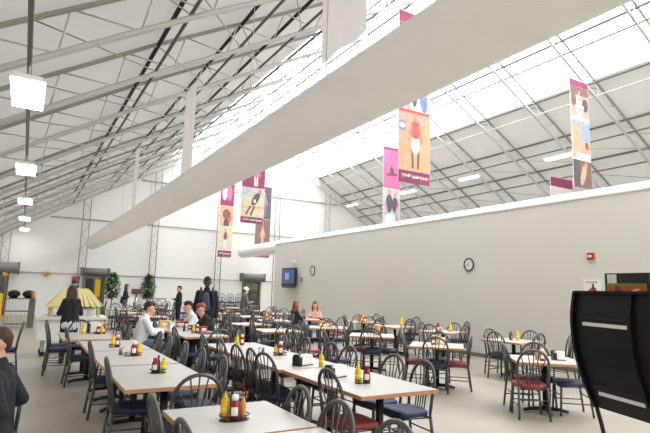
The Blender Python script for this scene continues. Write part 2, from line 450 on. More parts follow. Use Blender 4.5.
# back of the hall
banner('narrow banner hanging left of the white duct end on the back gable', (9.42, 27.05, 3.28), .8, 4.6, [
    ('caption_panel', 0, .08, 'maroon', words),
    ('photo_panel', .085, .37, 'cream', person_fig(.5, .55, 1.0, 'maroon', 'lav')),
    ('photo_panel', .375, .62, 'orange', [('e', .5, .6, .3, .25, 'brown', 0), ('e', .5, .1, .2, .3, 'dark', 0), ('e', .75, .45, .1, .3, 'red', 0)]),
    ('photo_panel', .625, .94, 'maroon', [('e', .3, .5, .18, .3, 'lav', 0), ('e', .65, .5, .2, .3, 'pink', 0)])])
banner('wide pale banner with leaping figure and maroon caption below the big duct', (8.05, 19.9, 4.32), 1.05, 3.6, [
    ('caption_panel', 0, .075, 'maroon', words),
    ('photo_panel', .08, .42, 'cream', [('r', .5, .32, .5, .05, 'orange', 0), ('r', .5, .85, .5, .14, 'grey', 0), ('e', .62, .62, .13, .26, 'dark', -.5), ('r', .32, .22, .04, .18, 'brown', -.5), ('r', .5, .2, .04, .18, 'brown', -.35), ('e', .8, .9, .08, .08, 'skin', 0), ('e', .58, .55, .05, .07, 'white', 0)]),
    ('photo_panel', .425, .75, 'maroon', person_fig(.6, .5, .9, 'pink', 'white'))])
banner('dim banner partly hidden behind the white duct end near the back gable', (11.62, 27.0, 3.38), .95, 4.6, [
    ('caption_panel', 0, .075, 'maroon', words),
    ('photo_panel', .08, .48, 'brown', person_fig(.5, .5, .9, 'orange', 'tan')),
    ('photo_panel', .485, .9, 'dark', person_fig(.55, .5, .9, 'blue', 'blue'))])
banner('little purple banner top peeking over the partition left of the strobe', (23.2, 24.6, 3.2), 1.0, 4.2, [
    ('header_panel', .86, 1, 'maroon', words), ('photo_panel', 0, .855, 'lav', person_fig(.5, .5, .8, 'dark', 'dark'))])
banner('pink-topped banner peeking over the partition beside the tall right banner', (18.05, 12.35, 2.6), 1.4, 3.68, [
    ('header_panel', .9, 1, 'maroon', []), ('photo_panel', 0, .895, 'pale', person_fig(.5, .5, .8, 'pink', 'red'))])
lab = ['broad faded banner hanging above the duct nearest the camera, seen from behind', 'narrow-looking faded banner hanging above the middle of the big duct', 'farthest faded banner sliver hanging above the far end of the big duct']
for i, (y0, y1, zb, zt_) in enumerate(((4.12, 5.1, 4.32, 6.05), (10.55, 11.5, 4.08, 6.1), (16.97, 17.73, 4.06, 6.1))):
    banner(lab[i], (2.86, (y0 + y1) / 2, zb), y1 - y0, zt_ - zb, [], -PI / 2, .15, True)

# ------------------------------------------------------------------ things on the partition
t = thing('television', 'flat wall television showing a blue picture on the right partition', 'television', (10.3, 20.7, 1.75))
bb = MB(); bb.box(-.05, .05, -.66, .66, 0, .82); bb.build('casing', M_blk, t)
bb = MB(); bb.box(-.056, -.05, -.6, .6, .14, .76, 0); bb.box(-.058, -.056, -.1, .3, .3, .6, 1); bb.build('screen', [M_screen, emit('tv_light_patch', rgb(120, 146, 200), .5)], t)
bb = MB(); bb.box(.05, .185, -.12, .12, .3, .6); bb.build('bracket', M_dark, t)
bb = MB(); bb.box(-.03, .03, -.6, .6, -.07, 0); bb.build('speaker_bar', M_dark, t)
def clock(label, y, z, r):
    t = thing('wall_clock', label, 'clock', (10.49, y, z))
    Mr = Matrix.Rotation(-PI / 2, 4, 'Y')
    def rot(bb): bb.v = [tuple(Mr @ Vector(v)) for v in bb.v]; return bb
    rot(MB().lathe([(r * .9, 0), (r * .9, .02)], 24)).build('dial', M_label, t)
    bb = MB(); bb.tube([(math.cos(a) * r * .93, math.sin(a) * r * .93, .02) for a in [2 * PI * i / 28 for i in range(28)]], r * .1, 8, closed=True); rot(bb).build('rim', M_blk, t)
    for nm, a, l in (('minute_hand', 2.0, .75), ('hour_hand', .4, .5)):
        bb = MB(); bb.box(0, l * r, -.006, .006, .021, .026); bb.v = [tuple(Matrix.Rotation(a, 4, 'Z') @ Vector(v)) for v in bb.v]; rot(bb).build(nm, M_blk, t)
    bb = MB()
    for k in range(12):
        q = MB(); q.box(.74 * r, .84 * r, -.006, .006, .0205, .022); q.v = [tuple(Matrix.Rotation(k * PI / 6, 4, 'Z') @ Vector(v)) for v in q.v]; bb.add(q.v, q.f)
    rot(bb).build('hour_marks', M_blk, t)
clock('round black-rimmed clock alone in the middle of the right partition', 10.05, 2.42, .18)
clock('round black-rimmed clock beside the television', 18.85, 2.43, .2)
t = thing('wall_box', 'small white control box on the wall above the television', 'box', (10.49, 20.6, 2.8)); bb = MB(); bb.box(-.06, 0, -.09, .09, 0, .13); bb.build('case', M_capw, t)
bb = MB(); bb.box(-.07, -.06, -.05, .05, .03, .1); bb.build('cover', M_label, t)
t = thing('wall_box', 'small grey switch box on the wall right of the television', 'box', (10.49, 19.75, 1.95)); bb = MB(); bb.box(-.06, 0, -.07, .07, 0, .2); bb.build('case', M_chrome, t)
bb = MB(); bb.box(-.075, -.06, -.02, .02, .08, .13); bb.build('switch', M_dark, t)
t = thing('alarm_strobe', 'small red alarm strobe high on the right partition', 'alarm', (10.49, 6.54, 2.42))
bb = MB(); bb.box(-.05, 0, -.07, .07, 0, .15); bb.build('case', M_redcap, t)
bb = MB(); bb.box(-.075, -.05, -.03, .04, .05, .1); bb.build('lens', M_label, t)
t = thing('wall_poster', 'small white notice with red shape, pinned low behind the black display stand', 'poster', (10.49, 6.55, 1.58))
bb = MB(); bb.box(-.012, 0, -.19, .19, 0, .42); bb.build('sheet', M_label, t)
bb = MB()
for dy in (-.1, -.05, 0, .06, .11): bb.box(-.014, -.012, dy - .018, dy + .014, .35, .375)
bb.build('lettering', M_dark, t)
bb = MB(); bb.prism([(-.14, .1), (.12, .1), (.08, .2), (-.02, .27), (-.08, .24)], 'x', -.015, -.012, 0); bb.prism([(-.06, .18), (-.01, .18), (0, .32), (-.04, .34)], 'x', -.017, -.015, 1); bb.build('picture', [B_red, B_dark], t)

# ------------------------------------------------------------------ black display stand at the right edge
KP = Vector((3.815, 2.54, 0)); az = math.radians(198.6)
ku = Vector((math.sin(az), math.cos(az), 0))      # along the back panel, towards the camera
kn = Vector((math.sin(math.radians(108.6)), math.cos(math.radians(108.6)), 0))   # away from the camera
KM = Matrix(((ku.x, kn.x, 0, KP.x), (ku.y, kn.y, 0, KP.y), (0, 0, 1, 0), (0, 0, 0, 1)))
W_ = .58
prof = [(.02, 1.645), (-.005, 1.5), (-.01, 1.4), (0, 1.25), (.03, 1.1), (.085, .93), (.16, .76), (.26, .58), (.38, .4), (.5, .2), (.6, 0)]
t = thing('display_stand', 'black curved display stand seen from behind at the right edge', 'display stand')
t.matrix_world = KM
def side(u0, u1, d):
    f = [(p[0] - .028, p[1]) for p in prof]; g = [(p[0] + d, p[1]) for p in prof]
    return MB().prism(f + g[::-1], 'x', u0, u1)
pz = [p for p in prof if p[1] > .7]
for u in (0, W_):
    f = [(p[0] - .028, p[1]) for p in pz]; g = [(p[0] + .05, p[1]) for p in pz]
    MB().prism(f + g[::-1], 'x', u - .012, u + .016).build('side_rib', M_kiosk, t)
    bb = MB(); bb.tube([(u, .15, .8), (u, .2, .62), (u, .27, .3), (u, .3, 0)], .016, 8); bb.build('leg', M_black, t)
bb = MB(); bb.prism(pz + [(p[0] + .03, p[1]) for p in pz[::-1]], 'x', .016, W_ - .012); bb.build('back_panel', M_kiosk, t)
def offp(z):
    for a, c in zip(prof, prof[1:]):
        if c[1] <= z <= a[1]: return c[0] + (a[0] - c[0]) * (z - c[1]) / (a[1] - c[1])
for z in (1.405, .885):
    bb = MB(); o = offp(z); bb.box(.11, W_ - .03, o - .012, o, z - .013, z + .013); bb.build('handle_strip', M_label, t)
for z in (1.45, .95):
    bb = MB(); o = offp(z); bb.box(.016, W_ - .012, o - .006, o, z - .004, z + .004); bb.build('seam', M_black, t)
bb = MB(); bb.prism(pz + [(p[0] + .25, p[1]) for p in pz[::-1]], 'x', W_ + .016, W_ + .17); bb.build('side_cabinet', M_kiosk, t)
bb = MB(); bb.box(0, W_ + .17, -.01, .25, 1.637, 1.657); bb.build('top_board', M_kiosk, t)
# sign board behind the stand
Q = Matrix.Translation(kn * .45 + ku * .02)
t = thing('sign_board', 'black sign board with orange and green panel behind the display stand', 'sign'); 
su = Vector((4.266 - 4.292, 2.2 - 2.565, 0)).normalized(); sn = Vector((-su.y, su.x, 0))
t.matrix_world = Matrix(((su.x, sn.x, 0, 4.292), (su.y, sn.y, 0, 2.565), (0, 0, 1, 0), (0, 0, 0, 1)))
bb = MB(); bb.box(0, .375, 0, .03, 1.2, 1.815); bb.build('board', M_blk, t)
bb = MB(); bb.box(.025, .105, -.006, 0, 1.72, 1.805); bb.build('paper_note', M_label, t)
bb = MB(); bb.box(.02, .355, -.008, 0, 1.45, 1.73, 0); bb.box(.035, .34, -.012, -.008, 1.45, 1.712, 1); bb.prism([(.23, 1.66), (.28, 1.665), (.31, 1.69), (.26, 1.68)], 'y', -.014, -.012, 2); bb.prism([(.12 + .03 * math.cos(a), 1.67 + .04 * math.sin(a)) for a in [i * PI / 6 for i in range(12)]], 'y', -.014, -.012, 3)
bb.build('picture', [mat('print_green', rgb(112, 150, 40), .6), mat('print_brick', rgb(196, 84, 44), .6), B_white, B_dark], t)
for u in (.34,):
    bb = MB(); bb.tube([(u, .015, 0), (u, .015, 1.2)], .016, 8); bb.build('post', M_black, t)
    bb = MB(); bb.box(u - .03, u + .03, -.12, .2, 0, .03); bb.build('foot', M_black, t)
t = thing('sign_board', 'red and white notice panel cut off by the right edge', 'sign', (4.02, 1.83, 0), -1.0)
bb = MB(); bb.box(-.0, .5, 0, .03, .9, 1.52); bb.build('board', M_label, t)
bb = MB(); bb.prism([(.25 + .24 * math.cos(a), 1.2 + .26 * math.sin(a)) for a in [i * PI / 10 for i in range(20)]], 'y', -.006, 0); bb.build('red_patch', mat('print_crimson', rgb(206, 40, 66), .6), t)
bb = MB(); bb.tube([(.25, .015, 0), (.25, .015, .9)], .018, 8); bb.build('post', M_black, t)
bb = MB(); bb.lathe([(.18, 0), (.18, .015), (.03, .03)], 16, (.25, .015, 0)); bb.build('foot', M_black, t)

# ------------------------------------------------------------------ chairs
def arch_path(n=14):
    P = [(-.185, -.185, .42), (-.2, -.2, .58), (-.2, -.222, .70)]
    for i in range(n + 1):
        a = PI - PI * i / n
        z = .70 + .20 * math.sin(a); P.append((.2 * math.cos(a), -.222 - .045 * math.sin(a), z))
    P += [(.2, -.222, .70), (.2, -.2, .58), (.185, -.185, .42)]
    return P
def ypl(z): return -.185 - (z - .42) / .48 * .082
SP = {-2: [(-.075, .4), (-.08, .60), (-.12, .70), (-.158, .80)], -1: [(-.038, .4), (-.04, .62), (-.055, .76), (-.075, .875)],
      0: [(0, .4), (0, .9)], 1: [(.038, .4), (.04, .62), (.055, .76), (.075, .875)], 2: [(.075, .4), (.08, .60), (.12, .70), (.158, .80)]}
def seat_mb():
    bb = MB(); n = 20
    def ring(k, z):
        r = []
        for i in range(n):
            a = 2 * PI * i / n; c, s = math.cos(a), math.sin(a)
            x = .205 * k * math.copysign(abs(c) ** .45, c); y = .2 * k * math.copysign(abs(s) ** .45, s)
            r.append((x * (1 + .08 * y / .2), y, z))
        return r
    rs = [ring(.9, .395), ring(1, .405), ring(1.0, .437), ring(.94, .452), ring(.6, .459)]
    vs = [p for r in rs for p in r]; fs = []
    for i in range(len(rs) - 1):
        for j in range(n):
            fs.append((i * n + j, i * n + (j + 1) % n, (i + 1) * n + (j + 1) % n, (i + 1) * n + j))
    bb.add(vs, fs, 0, True); k = (len(rs) - 1) * n
    bb.add([rs[-1][j] for j in range(n)], [list(range(n))], 0, True); bb.add([rs[0][j] for j in range(n)], [list(range(n))[::-1]], 0)
    return bb
LEGS = [((-.17, .16, .42), (-.19, .185, 0)), ((.17, .16, .42), (.19, .185, 0)), ((-.185, -.185, .42), (-.195, -.235, 0)), ((.185, -.185, .42), (.195, -.235, 0))]
STR = [((-.183, .175, .17), (-.19, -.214, .17)), ((.183, .175, .17), (.19, -.214, .17)), ((-.178, .17, .27), (.178, .17, .27)), ((-.19, -.205, .25), (.19, -.205, .25))]
def chair_parts(par, seatm):
    seat_mb().build('seat', seatm, par)
    bb = MB(); bb.tube([(-.175, -.175, .385), (.175, -.175, .385), (.18, .17, .385), (-.18, .17, .385)], .012, 6, closed=True); bb.build('seat_frame', M_frame, par)
    bb = MB(); bb.tube(arch_path(), .0165, 8); bb.build('back_bow', M_frame, par)
    for k in SP:
        bb = MB(); bb.tube([(x, ypl(z), z) for x, z in SP[k]], .0072, 6); bb.build('spindle', M_frame, par)
    for a, c in LEGS:
        bb = MB(); bb.tube([a, c], [.0165, .015], 8); bb.build('leg', M_frame, par)
    for a, c in STR:
        bb = MB(); bb.tube([a, c], .0085, 6); bb.build('stretcher', M_frame, par)
proto = None; simple = {}
def chair(x, y, rz, label, red=False, group=None, far=False, z=0):
    """rz: heading of the seat front; 0 faces +Y, counter-clockwise positive."""
    global proto
    rz += random.uniform(-.05, .05)
    if far:
        if red not in simple:
            bb = seat_mb(); bb.tube(arch_path(8), .017, 5, 1)
            for k in SP: bb.tube([(xx, ypl(zz), zz) for xx, zz in SP[k]], .007, 4, 1)
            for a, c in LEGS: bb.tube([a, c], .016, 5, 1)
            for a, c in STR: bb.tube([a, c], .009, 4, 1)
            o = bb.build('bow_back_chair', [M_red if red else M_navy, M_frame]); simple[red] = o
        else:
            o = simple[red].copy(); C.objects.link(o)
            if 'group' in o: del o['group']
        o.location = (x, y, z); o.rotation_euler = (0, 0, rz); tag(o, label, 'chair', group)
        return o
    if proto is None:
        proto = thing('bow_back_chair', label, 'chair', (x, y, z), rz, group); chair_parts(proto, M_navy)
        assert not red
        return proto
    return dup(proto, (x, y, z), rz, label, group, M_red if red else None)

# ------------------------------------------------------------------ tables
TZ = .72
tproto = {}
def table(x, y, w, d, rz, label, cols, group=None):
    key = (round(w, 2), round(d, 2), cols)
    if key in tproto: return dup(tproto[key], (x, y, 0), rz, label, group)
    t = thing('dining_table', label, 'table', (x, y, 0), rz, group); tproto[key] = t
    e = .006
    bb = MB(); bb.box(-w / 2 + e, w / 2 - e, -d / 2 + e, d / 2 - e, TZ - .032, TZ); bb.build('tabletop', M_top, t)
    bb = MB(); h0, h1 = TZ - .034, TZ - .001
    bb.box(-w / 2, w / 2, -d / 2, -d / 2 + e, h0, h1); bb.box(-w / 2, w / 2, d / 2 - e, d / 2, h0, h1)
    bb.box(-w / 2, -w / 2 + e, -d / 2 + e, d / 2 - e, h0, h1); bb.box(w / 2 - e, w / 2, -d / 2 + e, d / 2 - e, h0, h1)
    bb.build('edge_band', M_edge, t)
    for cy in ([0] if cols == 1 else [-d / 2 + .33, d / 2 - .33]):
        bb = MB(); bb.lathe([(.038, .05), (.038, TZ - .06)], 12, (0, cy, 0)); bb.build('column', M_black, t)
        bb = MB(); L = .3 if cols == 1 else .26
        for k in range(4 if cols == 1 else 2):
            a = k * PI / 2 if cols == 1 else k * PI
            bb.tube([(0, cy, .055), (.18 * math.cos(a), cy + .18 * math.sin(a), .045), (L * math.cos(a), cy + L * math.sin(a), .02)], [.03, .025, .02], 6)
        bb.build('base', M_black, t)
        bb = MB(); bb.box(-.16, .16, cy - .16, cy + .16, TZ - .06, TZ - .034); bb.build('mounting_plate', M_black, t)
    return t

def deg(a): return a * PI / 180
FE, FW, FN, FS = -PI / 2, PI / 2, 0, PI      # seat front towards +X, -X, +Y, -Y
def ch(c): return 'burgundy' if c else 'navy'
ordn = ['nearest', 'second', 'third', 'fourth', 'fifth', 'sixth', 'seventh']

# front table row (bottom centre)
table(1.355, 3.445, .81, .84, 0, 'small table at bottom centre with ketchup and mustard in a black tray', 1)
table(1.355, 2.31, .81, 1.38, 0, 'front table cut off by the bottom edge of the picture', 2)
chair(1.31, 4.43, 0.0, 'navy-seat bow-back chair facing away between front table and long left row')
chair(1.05, 3.48, FE, 'navy-seat chair at bottom left corner of front table, back turned to aisle')
chair(1.06, 2.8, FE, 'navy-seat chair left side of cut-off front table, only its back top in view')
for i, (x, y) in enumerate(((1.56, 3.4), (1.56, 2.86), (1.58, 2.3))):
    chair(x, y, FW, ['navy-seat chair pulled up at the right side of the small bottom-centre table',
                     'large bow-back chair right of the front tables, before the burgundy seat',
                     'bow-back chair whose top only shows at the bottom right of the front table'][i])
# long left row
for i, (y, d) in enumerate(((5.39, 1.38), (6.81, 1.38), (8.2, 1.34))):
    table(1.245, y, .83, d, 0, ['nearest table of the long left row, brown edge facing the camera', 'middle table of the long left row', 'farthest table of the long left row'][i], 2)
for i, (x, y) in enumerate(((1.03, 5.4), (1.05, 7.05))):
    chair(x, y, FE, f'navy-seat chair tucked in on the aisle side of the long left row, {ordn[i]} from camera')
for i, (y, dx) in enumerate(((5.2, 0), (5.92, 0), (6.62, 0), (7.5, .02), (8.2, .04))):
    chair(1.60 + dx, y, FW, f'chair tucked in on the right side of the long left row, {ordn[i]} from camera', i in (3,))
# table before the cart
table(1.04, 9.8, .83, 1.38, 0, 'pale table beyond the long left row, before the thatched salad cart', 2)
for i, (x, y, r) in enumerate(((.93, 9.25, FE), (.68, 10.5, FE), (.72, 11.15, FE + .1))):
    chair(x, y, r, f'navy-seat chair left of the table before the salad cart, {ordn[i]} from camera')
chair(1.4, 9.4, FW, 'navy-seat chair right of the table before the salad cart')
chair(1.15, 8.95 , 0, 'bow-back chair at the near end of the table before the salad cart') if False else None
chair(1.05, 10.85, FS, 'bow-back chair at the far end of the table behind the standing long-haired woman')
# left aisle chair and the chair of the boy are below
chair(-.18, 10.7, FW, 'navy-seat chair standing alone across the left aisle, back to the aisle')
# centre row
for i, (y, d) in enumerate(((4.465, 1.55), (5.95, 1.38), (7.35, 1.38))):
    table(3.0 - .03 * (i > 0), y, .87, d, 0, ['nearest table of the centre row with brown edge and napkin dispenser', 'middle table of the centre row', 'farthest table of the centre row'][i], 2)
for i, (y, dx, r) in enumerate(((4.05, 0, 1), (5.35, 0, 0), (5.72, .03, 0), (6.15, .0, 1), (6.9, .06, 0), (7.5, 0, 0))):
    chair((2.7 if i == 0 else 2.62) + dx, y, FE + (.15 if i == 1 else 0), f'{ch(r)}-seat chair on the left side of the centre row, {ordn[i]} from camera', bool(r))
for i, (y, r) in enumerate(((4.2, 0), (4.68, 0), (5.6, 0), (6.05, 0), (6.8, 1), (7.6, 0))):
    chair(3.44, y, FW + random.uniform(-.1, .1), f'{ch(r)}-seat chair on the right side of the centre row, {ordn[i]} from camera', bool(r))
# diners' row
for i, y in enumerate((9.84, 11.24, 12.64)):
    table(2.98, y, .84, 1.38, 0, ["near table of the diners' row with a dark tray", "middle table of the diners' row with red food boxes", "far table of the diners' row"][i], 2)
for i, y in enumerate((9.15, 9.8, 10.7, 11.5, 12.5)):
    chair(2.62 if i != 1 else 1.9, y if i != 1 else 10.0, FE, f"bow-back chair on the left side of the diners' row, {ordn[i]} from camera", i == 3)
for i, y in enumerate((9.3, 9.95, 10.65, 11.5, 12.6)):
    chair(3.4 if i < 2 or i > 3 else 3.56, y, FW, f"bow-back chair on the right side of the diners' row, {ordn[i]} from camera")
chair(2.95, 8.7, 0, "bow-back chair at the near end of the diners' row facing away")
# right block: square tables turned 40-45 degrees
def square(x, y, rz, label, name, cols, s=.9, far=False, skip=()):
    table(x, y, s, s, rz, label, 1)
    for k in range(4):
        if k in skip: continue
        a = rz + k * PI / 2 - PI / 2          # k=0: side towards -Y before rotation
        dx, dy = math.cos(a), math.sin(a); r = s / 2 - .12
        nm = ['near', 'right-hand', 'far', 'left-hand'][k]
        chair(x + dx * r, y + dy * r, a + PI / 2, f'{ch(cols[k])}-seat chair on the {nm} side of the {name}', bool(cols[k]), None, far)
square(6.5, 4.83, deg(-40), 'square table with napkin box between burgundy chairs, left of the black stand', 'square table left of the black stand', (1, 0, 0, 1), skip=(0, 3))
chair(6.05, 4.74, deg(-40), 'burgundy-seat chair facing away, nearest the black stand, at its square table', True)
chair(6.38, 5.1, deg(-125), 'burgundy-seat chair seen from the side at left of the table by the black stand', True)
square(6.33, 6.84, deg(-45), 'square table with burgundy and navy chairs and condiments in the right middle', 'square table in the right middle', (0, 1, 0, 1))
square(6.35, 8.8, deg(-37), 'square table holding an orange cup behind the centre row', 'square table with orange cup', (0, 0, 0, 1))
square(6.53, 10.9, deg(-28), 'square table covered with papers and a paper bag', 'table covered with papers', (0, 0, 0, 0))
square(6.3, 13.6, deg(-12), 'square table with mustard in front of the television', 'table in front of the television', (1, 0, 0, 0))
square(6.3, 17.5, deg(-12), 'bright square table right of the standing man with backpack', 'bright table right of the standing man', (0, 0, 0, 0), far=True)
square(6.35, 15.6, deg(5), 'square table half hidden between the two far middle tables', 'half-hidden far middle table', (0, 1, 0, 0), far=True)
# wall side
square(8.6, 7.08, deg(4), 'axis-straight square table near the wall with dark bottle and mustard', 'wall table nearest the black stand', (0, 0, 0, 0))
chair(9.35, 6.6, FN + .3, 'dark-seat chair standing beside the wall table nearest the black stand')
square(8.75, 9.25, deg(18), 'square table by the wall with red ketchup and yellow mustard standing tall', 'second wall table', (1, 1, 0, 0))
square(8.65, 10.95, deg(6), 'square wall table with tall yellow mustard bottle', 'third wall table', (0, 0, 0, 0))
square(8.85, 12.7, deg(-20), 'square wall table far along the partition, orange bag on it', 'fourth wall table', (0, 0, 0, 0), far=True)
square(8.6, 17.2, deg(-8), 'square wall table beneath the wall clock by the television', 'wall table beneath the far clock', (0, 0, 0, 0), far=True)
square(8.6, 19.6, deg(8), 'square wall table beneath the television', 'wall table beneath the television', (0, 0, 1, 0), far=True)
square(6.2, 20.0, deg(3), 'square table before the hall back, behind the bright table', 'far table behind the bright table', (0, 0, 0, 0), far=True)
chair(9.95, 11.9, FW, 'bow-back chair pushed against the partition, rising highest along the wall')
chair(9.9, 9.9, FW - .3, 'bow-back chair standing against the partition behind the second wall table')
chair(9.95, 13.9, FW, 'bow-back chair standing against the partition beyond the fourth wall table', far=True)
chair(4.75, 5.0, FW + .5, 'navy-seat chair standing free in the gap between centre row and right tables') if False else None
chair(4.85, 7.7, FE - .3, 'navy-seat chair standing free behind the centre row before the orange cup table')
chair(5.0, 9.1, FE, 'burgundy-seat chair standing free behind the centre row', True)
chair(4.6, 8.6, FE, 'navy-seat chair standing free right of the centre row far end')
square(5.0, 12.3, deg(8), 'square table with dark chairs behind the tall standing person', 'table behind the tall standing person', (0, 0, 0, 0), far=True)
square(4.9, 10.3, deg(-8), 'square table standing between the centre row end and the diners', 'table between centre row and diners', (0, 1, 0, 0))
for i, (x, y, r) in enumerate(((4.4, 13.9, 1.0), (5.2, 14.2, 2.6), (4.0, 16.6, -.6), (5.2, 16.3, .2), (5.1, 18.6, 1.8), (7.5, 12.2, .4), (7.4, 15.8, 2.2), (7.5, 17.3, -1.0), (4.5, 19.6, 3.0))):
    chair(x, y, r, 'dark bow-back chair standing loose among the far tables', i == 5, 'loose chairs among the far tables', True)
# crowded far middle
gl = 'grey bow-back chair crowded among the far tables before the back gable'
gg = 'crowded chairs before the back gable'
ft = [(3.3, 15.6), (3.3, 17.6), (3.2, 20.2), (4.7, 22.3), (6.6, 23.2), (8.6, 22.4), (2.6, 24.6), (5.9, 25.6), (8.2, 25.2), (10.2, 25.3)]
for i, (x, y) in enumerate(ft):
    table(x, y, .9, .9, deg(5 * (i % 3)), 'square table crowded among chairs before the back gable', 1, 'crowded tables before the back gable')
    for k in range(4):
        a = k * PI / 2 + deg(5 * (i % 3)); r = .42
        chair(x + math.cos(a) * r, y + math.sin(a) * r, a + PI / 2, gl, (i + k) % 7 == 3, gg, True)
for i in range(7):
    x = 8.7 + .5 * i
    for k in range(3):
        chair(x, 27.6 + .02 * k, FS, 'grey chair stacked in a row of stacks against the back gable', False, 'stacked chairs before the back gable', True, .19 * k)

# ------------------------------------------------------------------ things on the tables
def mustard(x, y, label, z=TZ, s=1):
    t = thing('mustard_bottle', label, 'bottle', (x, y, z))
    bb = MB(); bb.lathe([(.027 * s, 0), (.03 * s, .01), (.03 * s, .09 * s), (.026 * s, .115 * s), (.018 * s, .13 * s)], 14); bb.build('body', M_mustard, t)
    bb = MB(); bb.lathe([(.019 * s, .13 * s), (.019 * s, .143 * s), (.007 * s, .15 * s), (.004 * s, .18 * s)], 10); bb.build('nozzle', M_mustard, t)
    bb = MB(); bb.lathe([(.0305 * s, .03 * s), (.0305 * s, .075 * s)], 14); bb.build('band', mat('mustard_label', rgb(236, 204, 84), .5), t)
    return t
def ketchup(x, y, label, z=TZ, s=1, cap=None, lab=True):
    t = thing('ketchup_bottle', label, 'bottle', (x, y, z))
    bb = MB(); bb.lathe([(.03 * s, 0), (.035 * s, .01), (.036 * s, .085 * s), (.03 * s, .115 * s), (.022 * s, .125 * s)], 14); bb.build('body', M_ketchup, t)
    bb = MB(); bb.lathe([(.023 * s, .125 * s), (.024 * s, .155 * s), (.018 * s, .16 * s)], 12); bb.build('cap', cap or M_capw, t)
    if lab:
        bb = MB(); a0 = math.atan2(-y, -x); n = 8
        vs = [(.0372 * s * math.cos(a0 + (i / n - .5) * 1.3), .0372 * s * math.sin(a0 + (i / n - .5) * 1.3), zz * s) for zz in (.03, .04, .075, .085) for i in range(n + 1)]
        for i in range(n + 1):
            if i in (0, n): pass
        fs = [(r * (n + 1) + i, r * (n + 1) + i + 1, (r + 1) * (n + 1) + i + 1, (r + 1) * (n + 1) + i) for r in range(3) for i in range(n)]
        bb.add(vs, fs, 0, True); bb.build('paper_label', M_label, t)
    return t
def caddy(x, y, label, w=.085, d=.06, z=TZ):
    t = thing('condiment_caddy', label, 'caddy', (x, y, z))
    bb = MB(); bb.lathe([(w, 0), (w, .006)], 20); bb.v = [(v[0], v[1] * d / w, v[2]) for v in bb.v]; bb.build('tray', M_blk, t)
    bb = MB(); bb.tube([(w * math.cos(a), d * math.sin(a), .035) for a in [2 * PI * i / 20 for i in range(20)]], .004, 6, closed=True); bb.build('rail', M_blk, t)
    bb = MB()
    for k in range(4):
        a = k * PI / 2 + .6; bb.tube([(w * math.cos(a), d * math.sin(a), .004), (w * math.cos(a), d * math.sin(a), .035)], .0035, 5)
    bb.build('wire', M_blk, t)
def napkins(x, y, rz, label, l=.2, h=.115):
    if rz < -.4 and l > .2: rz = .35
    t = thing('napkin_dispenser', label, 'napkin dispenser', (x, y, TZ), rz)
    bb = MB(); bb.box(-l / 2 + .02, l / 2, -.05, .05, .0, h); bb.build('case', M_label, t)
    bb = MB(); bb.prism([(-.058, 0), (.058, 0), (.058, h * .8), (.03, h + .012), (-.03, h + .012), (-.058, h * .8)], 'x', -l / 2, -l / 2 + .05); bb.build('end_plate', M_blk, t)
    bb = MB(); bb.box(-l / 2, l / 2 + .008, -.06, .06, 0, .01); bb.build('base', M_blk, t)
def shaker(x, y, label, dark=False):
    t = thing('shaker', label, 'shaker', (x, y, TZ))
    bb = MB(); bb.lathe([(.02, 0), (.02, .05), (.016, .065)], 10); bb.build('glass', M_dark if dark else M_label, t)
    bb = MB(); bb.lathe([(.017, .065), (.017, .08), (.008, .088)], 10); bb.build('lid', M_chrome, t)
def hot_sauce(x, y, label, bm=None, capm=None, z=TZ):
    t = thing('sauce_bottle', label, 'bottle', (x, y, z))
    bb = MB(); bb.lathe([(.02, 0), (.022, .01), (.022, .09), (.01, .125), (.009, .14)], 10); bb.build('body', bm or M_brown, t)
    bb = MB(); bb.lathe([(.011, .14), (.011, .165)], 8); bb.build('cap', capm or M_redcap, t)
cz = TZ + .006
caddy(1.32, 3.4, 'black wire condiment caddy on the small bottom-centre table', .105, .07)
mustard(1.263, 3.44, 'yellow mustard bottle at left in the bottom-centre caddy', cz)
ketchup(1.315, 3.39, 'white-capped ketchup bottle with round label in the bottom-centre caddy', cz)
hot_sauce(1.385, 3.415, 'tan sauce bottle with red cap beside the bottom-centre ketchup', M_tan, M_redcap, cz)
nm = 'nearest table of the long left row'
caddy(1.28, 5.5, f'black condiment caddy on the {nm}', .085, .06)
ketchup(1.25, 5.52, f'ketchup bottle in the caddy on the {nm}', cz, .9, M_redcap); mustard(1.33, 5.49, f'mustard bottle in the caddy on the {nm}', cz, .95)
hot_sauce(1.285, 5.53, f'dark tall sauce bottle in the caddy on the {nm}', M_brown, M_blk, cz)
nm = 'middle table of the long left row'
caddy(1.285, 6.93, f'round black caddy on the {nm}', .11, .08)
ketchup(1.29, 6.9, f'big ketchup bottle with white label on the {nm}', cz, 1.1); mustard(1.35, 6.92, f'mustard bottle in the caddy on the {nm}', cz)
shaker(1.19, 7.1, f'salt shaker left of the caddy on the {nm}'); shaker(1.155, 7.05, f'pepper shaker left of the salt on the {nm}', True)
nm = 'farthest table of the long left row'
caddy(1.22, 7.96, f'black caddy on the {nm}')
mustard(1.19, 7.94, f'mustard bottle on the {nm}', cz, 1.05); ketchup(1.255, 7.97, f'ketchup bottle on the {nm}', cz)
nm = 'table before the salad cart'
mustard(1.0, 10.1, f'pale yellow mustard bottle standing left on the {nm}', TZ, 1.15)
caddy(1.28, 10.1, f'black caddy at right on the {nm}', .1, .07)
ketchup(1.25, 10.1, f'red ketchup bottle left in the caddy on the {nm}', cz); mustard(1.3, 10.06, f'mustard bottle in the caddy on the {nm}', cz); ketchup(1.345, 10.14, f'ketchup bottle right in the caddy on the {nm}', cz, 1, M_redcap)
napkins(1.18, 10.3, 0, f'white napkin dispenser at the back of the {nm}', .2, .2)
nm = 'nearest table of the centre row'
caddy(2.95, 4.23, f'black caddy with mustard and ketchup on the {nm}', .085, .055)
